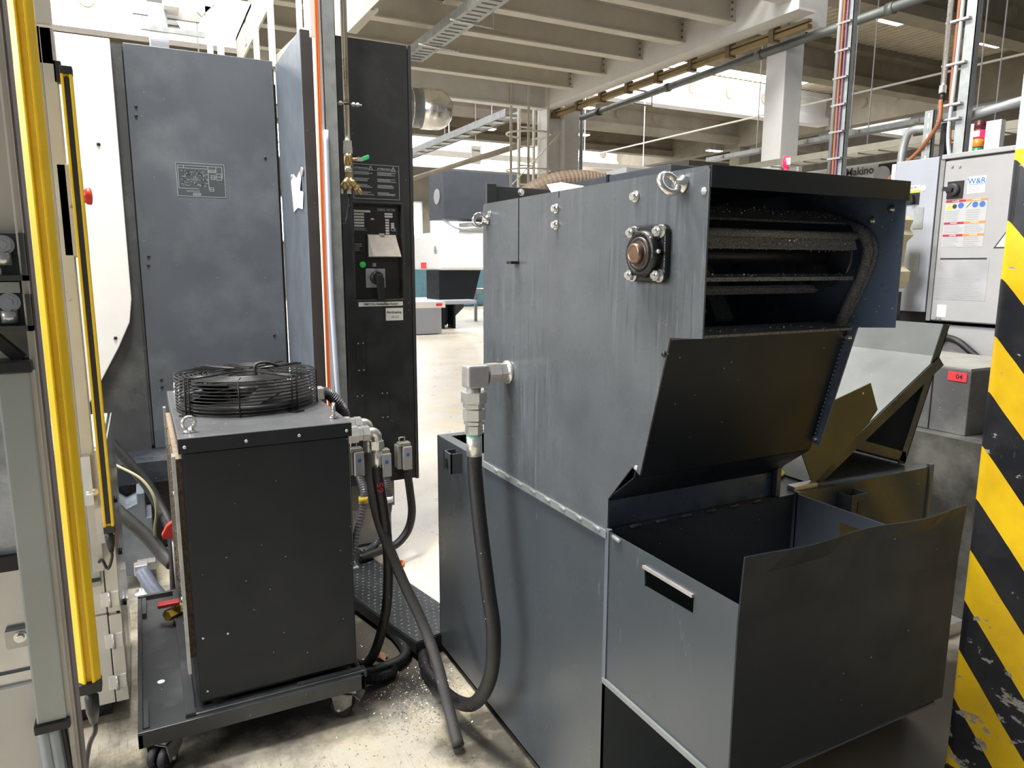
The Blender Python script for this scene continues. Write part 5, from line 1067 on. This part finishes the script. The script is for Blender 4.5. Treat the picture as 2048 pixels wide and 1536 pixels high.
B().cyl((XW-.0012, 2.405, 1.914), (XW-.0018, 2.405, 1.914), .012, 12).build('hand_symbol', 'ink', tb)
for y in (2.372, 2.298, 2.262): B().cyl((XW-.0012, y, 1.917), (XW-.0018, y, 1.917), .015, 18).build('round_symbol', 'inkblue', tb)
B().beam((XW-.0014, 2.342, 1.905), (XW-.0014, 2.318, 1.93), .003, .0006, (1, 0, 0)).build('arrow_symbol', 'ink', tb)
dt = plate('data_sheet', mat('sheet_silver', (.40, .40, .41), .4, .3), 2.465, 2.197, 1.42, 1.648)
B().box(XW-.0016, XW-.001, 2.21, 2.455, 1.634, 1.643).build('title_bar', 'ink', dt)
b = B(); lines(b, lambda u, z: (XW-.0015, -u, z), -2.458, -2.21, 1.43, 1.54, 11, 6); b.build('small_print', 'inkgrey', dt)
plate('inspection_sticker', 'paper', 2.445, 2.395, 1.325, 1.39)
B().add([(XW-.0014, 2.185, 1.69), (XW-.0014, 2.08, 1.69), (XW-.0014, 2.13, 1.775)], [(0, 1, 2)]).build('hazard_triangle', 'ink', wr); B().add([(XW-.0018, 2.172, 1.697), (XW-.0018, 2.093, 1.697), (XW-.0018, 2.131, 1.763)], [(0, 1, 2)]).build('hazard_triangle', mat('glow_green', (.6, .66, .5), .5, var=0), wr)
for y, z in ((2.44, 2.125), (2.40, 2.12), (2.45, 1.318), (2.425, 1.318)): B().cyl((XW, y, z), (XW-.006, y, z), .008, 12).build('screw', 'steel', wr)
B().box(XW+.08, 4.7, 1.4, 2.5, .0, 1.28).build('frame', 'black', wr)
B().box(XW+.03, XW+.08, 1.5, 2.42, 1.05, 1.28).build('lower_cover', 'offw', wr); B().lathe((XW+.03, 2.44, 1.22), (-1, 0, 0), [(0, .05), (.05, .05), (.06, .03)], 16).build('cable_gland', 'black', wr)
B().tube([(XW+.0, 2.42, 1.22), (XW-.02, 2.30, 1.20), (XW-.01, 2.15, 1.10), (XW+.02, 1.9, 1.0)], .018, 10).build('cable', 'rubber', wr)
wl = thing('control_cabinet', 'narrower bluish-white cabinet with galvanised patches beside the switch cabinet', 'control cabinet', (4.2, 2.65, 0))
B().box(XW, 4.7, 2.515, 2.765, 1.345, 2.185).build('body', 'coolw', wl, bev=.003); B().box(XW-.002, XW+.03, 2.765, 2.79, 1.345, 2.175).build('side_strip', 'white', wl)
B().box(XW+.08, 4.65, 2.56, 2.76, 0, 1.345).build('pedestal', 'black', wl)
s2 = plate('label_strip', 'label', 2.70, 2.608, 2.02, 2.045, wl); B().box(XW-.0015, XW-.001, 2.61, 2.70, 2.005, 2.018).build('yellow_strip', MATS['sign_yellow'], s2); text('Gh. B51', .014, 'ink', s2, (XW-.0016, 2.645, 2.033), (0, -1, 0))
sp = plate('switch_plate', 'black', 2.70, 2.608, 1.94, 2.003, wl, th=.006); B().beam((XW-.02, 2.645, 1.99), (XW-.02, 2.635, 1.95), .018, .02).build('switch_handle', 'black', sp)
for z0, z1 in ((1.806, 1.924), (1.56, 1.675)): plate('patch', 'galv', 2.632, 2.575, z0, z1, wl, th=.003)
B().cyl((XW, 2.59, 2.025), (XW-.002, 2.59, 2.025), .016, 14).build('cap', 'paper', wl)
B().prism([(2.55, 1.48), (2.70, 1.46), (2.70, 1.87), (2.56, 1.868), (2.53, 1.845), (2.545, 1.80), (2.52, 1.765), (2.555, 1.73), (2.565, 1.60), (2.52, 1.57), (2.525, 1.52)], 'x', 3.66, 3.75).build('beige_bracket', mat('bracket_beige', (.52, .46, .27), .5), label='beige shaped bracket behind the conveyor right edge', cat='bracket', org=(3.7, 2.62, 1.46))
B().box(3.66, 3.75, 2.56, 2.70, 0, 1.459).build('bracket_pedestal', 'dark', label='dark pedestal under the beige bracket', cat='pedestal')
# signal tower
sg = thing('signal_tower', 'stacked signal tower with lit red segment on the control cabinet', 'signal light', (4.1, 2.435, 2.19))
for i, (mt_, nm) in enumerate((('greenl', 'green_segment'), ('amber', 'amber_segment'), ('redglow', 'red_segment'), ('darkred', 'cap_segment'))): B().cyl((4.1, 2.435, 2.19+i*.046), (4.1, 2.435, 2.232+i*.046), .028, 18).build(nm, mt_, sg)
for i in range(3): B().box(4.068, 4.073, 2.418+i*.013, 2.425+i*.013, 2.29, 2.318).build('lamp_core', 'hotglow', sg)
B().cyl((4.1, 2.435, 2.232), (4.1, 2.435, 2.374), .026, 14).build('core', 'black', sg)
B().box(5.2, 5.25, 2.95, 3.22, 1.4, 2.57).build('pillar_board', 'white', label='white board behind the signal tower', cat='panel')
# strut posts and conduits at the right
s1 = thing('strut_post', 'galvanised strut with copper cables, right of the off-white column', 'strut', (4.2, 3.40, 0))
B().box(4.2, 4.204, 3.37, 3.412, 0, 4.4).box(4.2, 4.24, 3.37, 3.374, 0, 4.4).build('channel', 'galv', s1); B().cyl((4.19, 3.46, 2.2), (4.19, 3.46, 4.4), .014, 10).build('conduit', 'offw', s1)
B().tube([(4.185, 3.43, 4.4), (4.185, 3.43, 3.2), (4.188, 3.432, 2.6), (4.185, 3.425, 1.9)], .009, 8).build('cable', 'orhose', s1); B().tube([(4.187, 3.405, 4.4), (4.187, 3.405, 3.0), (4.187, 3.41, 1.9)], .006, 8).build('cable', mat('violet_cable', (.22, .1, .2), .5), s1)
for i in range(8): B().box(4.175, 4.2, 3.37, 3.475, 2.3+i*.17, 2.312+i*.17).build('clip', 'steeld', s1)
s2_ = thing('strut_post', 'galvanised strut with air pipe above the control cabinet', 'strut', (4.2, 2.6, 2.19))
B().box(4.2, 4.204, 2.575, 2.635, 2.19, 4.4).box(4.2, 4.25, 2.575, 2.579, 2.19, 4.4).build('channel', 'galv', s2_)
B().cyl((4.18, 2.715, 2.62), (4.18, 2.715, 4.4), .015, 12).build('air_pipe', 'steel', s2_); B().hexa((4.18, 2.715, 2.62), (4.18, 2.715, 2.58), .022).build('union', 'steel', s2_); B().cyl((4.18, 2.715, 2.58), (4.18, 2.715, 2.53), .014, 10).build('coupling', 'black', s2_)
B().tube([(4.19, 2.672, 4.4), (4.19, 2.672, 3.0), (4.19, 2.672, 2.6), (4.19, 2.66, 2.4), (4.19, 2.645, 2.2)], .010, 8).build('cable', 'orhose', s2_); B().tube([(4.185, 2.65, 4.4), (4.185, 2.65, 3.0), (4.185, 2.655, 2.6), (4.185, 2.66, 2.35), (4.19, 2.64, 2.2)], .011, 8).build('cable', 'cbl', s2_)
for z in (2.42, 2.5, 2.72, 2.95): B().box(4.17, 4.2, 2.6, 2.73, z, z+.012).build('clip', 'steeld', s2_)
B().box(4.22, 4.26, 2.70, 2.73, 2.19, 2.42).build('foot_bracket', 'black', s2_)
br = thing('slotted_bracket', 'short slotted galvanised bracket leaning on the bluish-white cabinet', 'bracket', (4.2, 2.8, 2.185))
B().box(4.195, 4.199, 2.765, 2.82, 2.19, 2.50).box(4.195, 4.225, 2.765, 2.769, 2.19, 2.50).build('channel', 'galv', br)
for i in range(5): B().box(4.193, 4.195, 2.788, 2.798, 2.22+i*.06, 2.245+i*.06).build('slot', 'mezzl', br)
B().tube([(4.30, 3.02, 1.6), (4.30, 3.02, 2.2), (4.30, 3.0, 2.38), (4.30, 2.95, 2.425), (4.30, 2.85, 2.42), (4.30, 2.6, 2.45), (4.30, 2.2, 2.5)], .024, 12).build('bent_conduit', 'galv', label='bent grey conduit behind the bluish-white cabinet', cat='conduit')
B().tube([(4.22, 3.08, 2.05), (4.21, 3.0, 2.16), (4.2, 2.86, 2.26), (4.17, 2.77, 2.33), (4.15, 2.70, 2.42), (4.17, 2.715, 2.54)], .012, 10).build('orange_hose', 'orhose', label='rust-orange hose rising from the cabinet to the air pipe', cat='hose')
t = thing('wire_tray', 'wire mesh tray behind the right strut posts', 'cable tray', (5.8, 4.2, 2.55))
for i in range(2): B().box(5.8+i*.25, 5.812+i*.25, 2.6, 7.5, 2.6, 2.66).build('side_rail', mat('tray_olive', (.33, .31, .25), .5, .3), t)
for i in range(24): B().box(5.8, 6.06, 2.7+i*.2, 2.71+i*.2, 2.59, 2.6).build('rung', mat('tray_olive', (.33, .31, .25), .5, .3), t)
# grey chip box with a red tag
gb = thing('grey_box', 'worn grey steel box with a red tag below the control cabinet', 'box', (3.4, 1.9, 0))
gm = mat('worn_grey', (.11, .113, .118), .5, speck=.4, dust=.3, wear=.35, wearcol=(.3, .26, .22), wscale=5)
B().box(3.2, 3.75, 1.825, 2.5, .855, 1.148).build('box', gm, gb, bev=.004); B().box(3.2, 3.75, 1.828, 2.5, 1.148, 1.156).build('lid', mat('lid_grey', (.3, .29, .27), .5), gb)
B().box(3.198, 3.2, 1.99, 1.996, .86, 1.14).build('seam', 'black', gb)
rtg = B().box(3.197, 3.2, 1.842, 1.925, 1.095, 1.135).build('red_tag', 'redtag', gb); text('04', .03, 'ink', rtg, (3.1965, 1.875, 1.115), (0, -1, 0))
B().box(3.12, 3.8, 1.70, 2.54, .02, .855).build('base', mat('base_black', (.03, .029, .027), .5, dust=.3), gb)
B().box(3.0, 3.12, 1.7, 2.7, 0, .06).build('floor_strip', 'steeld', gb)
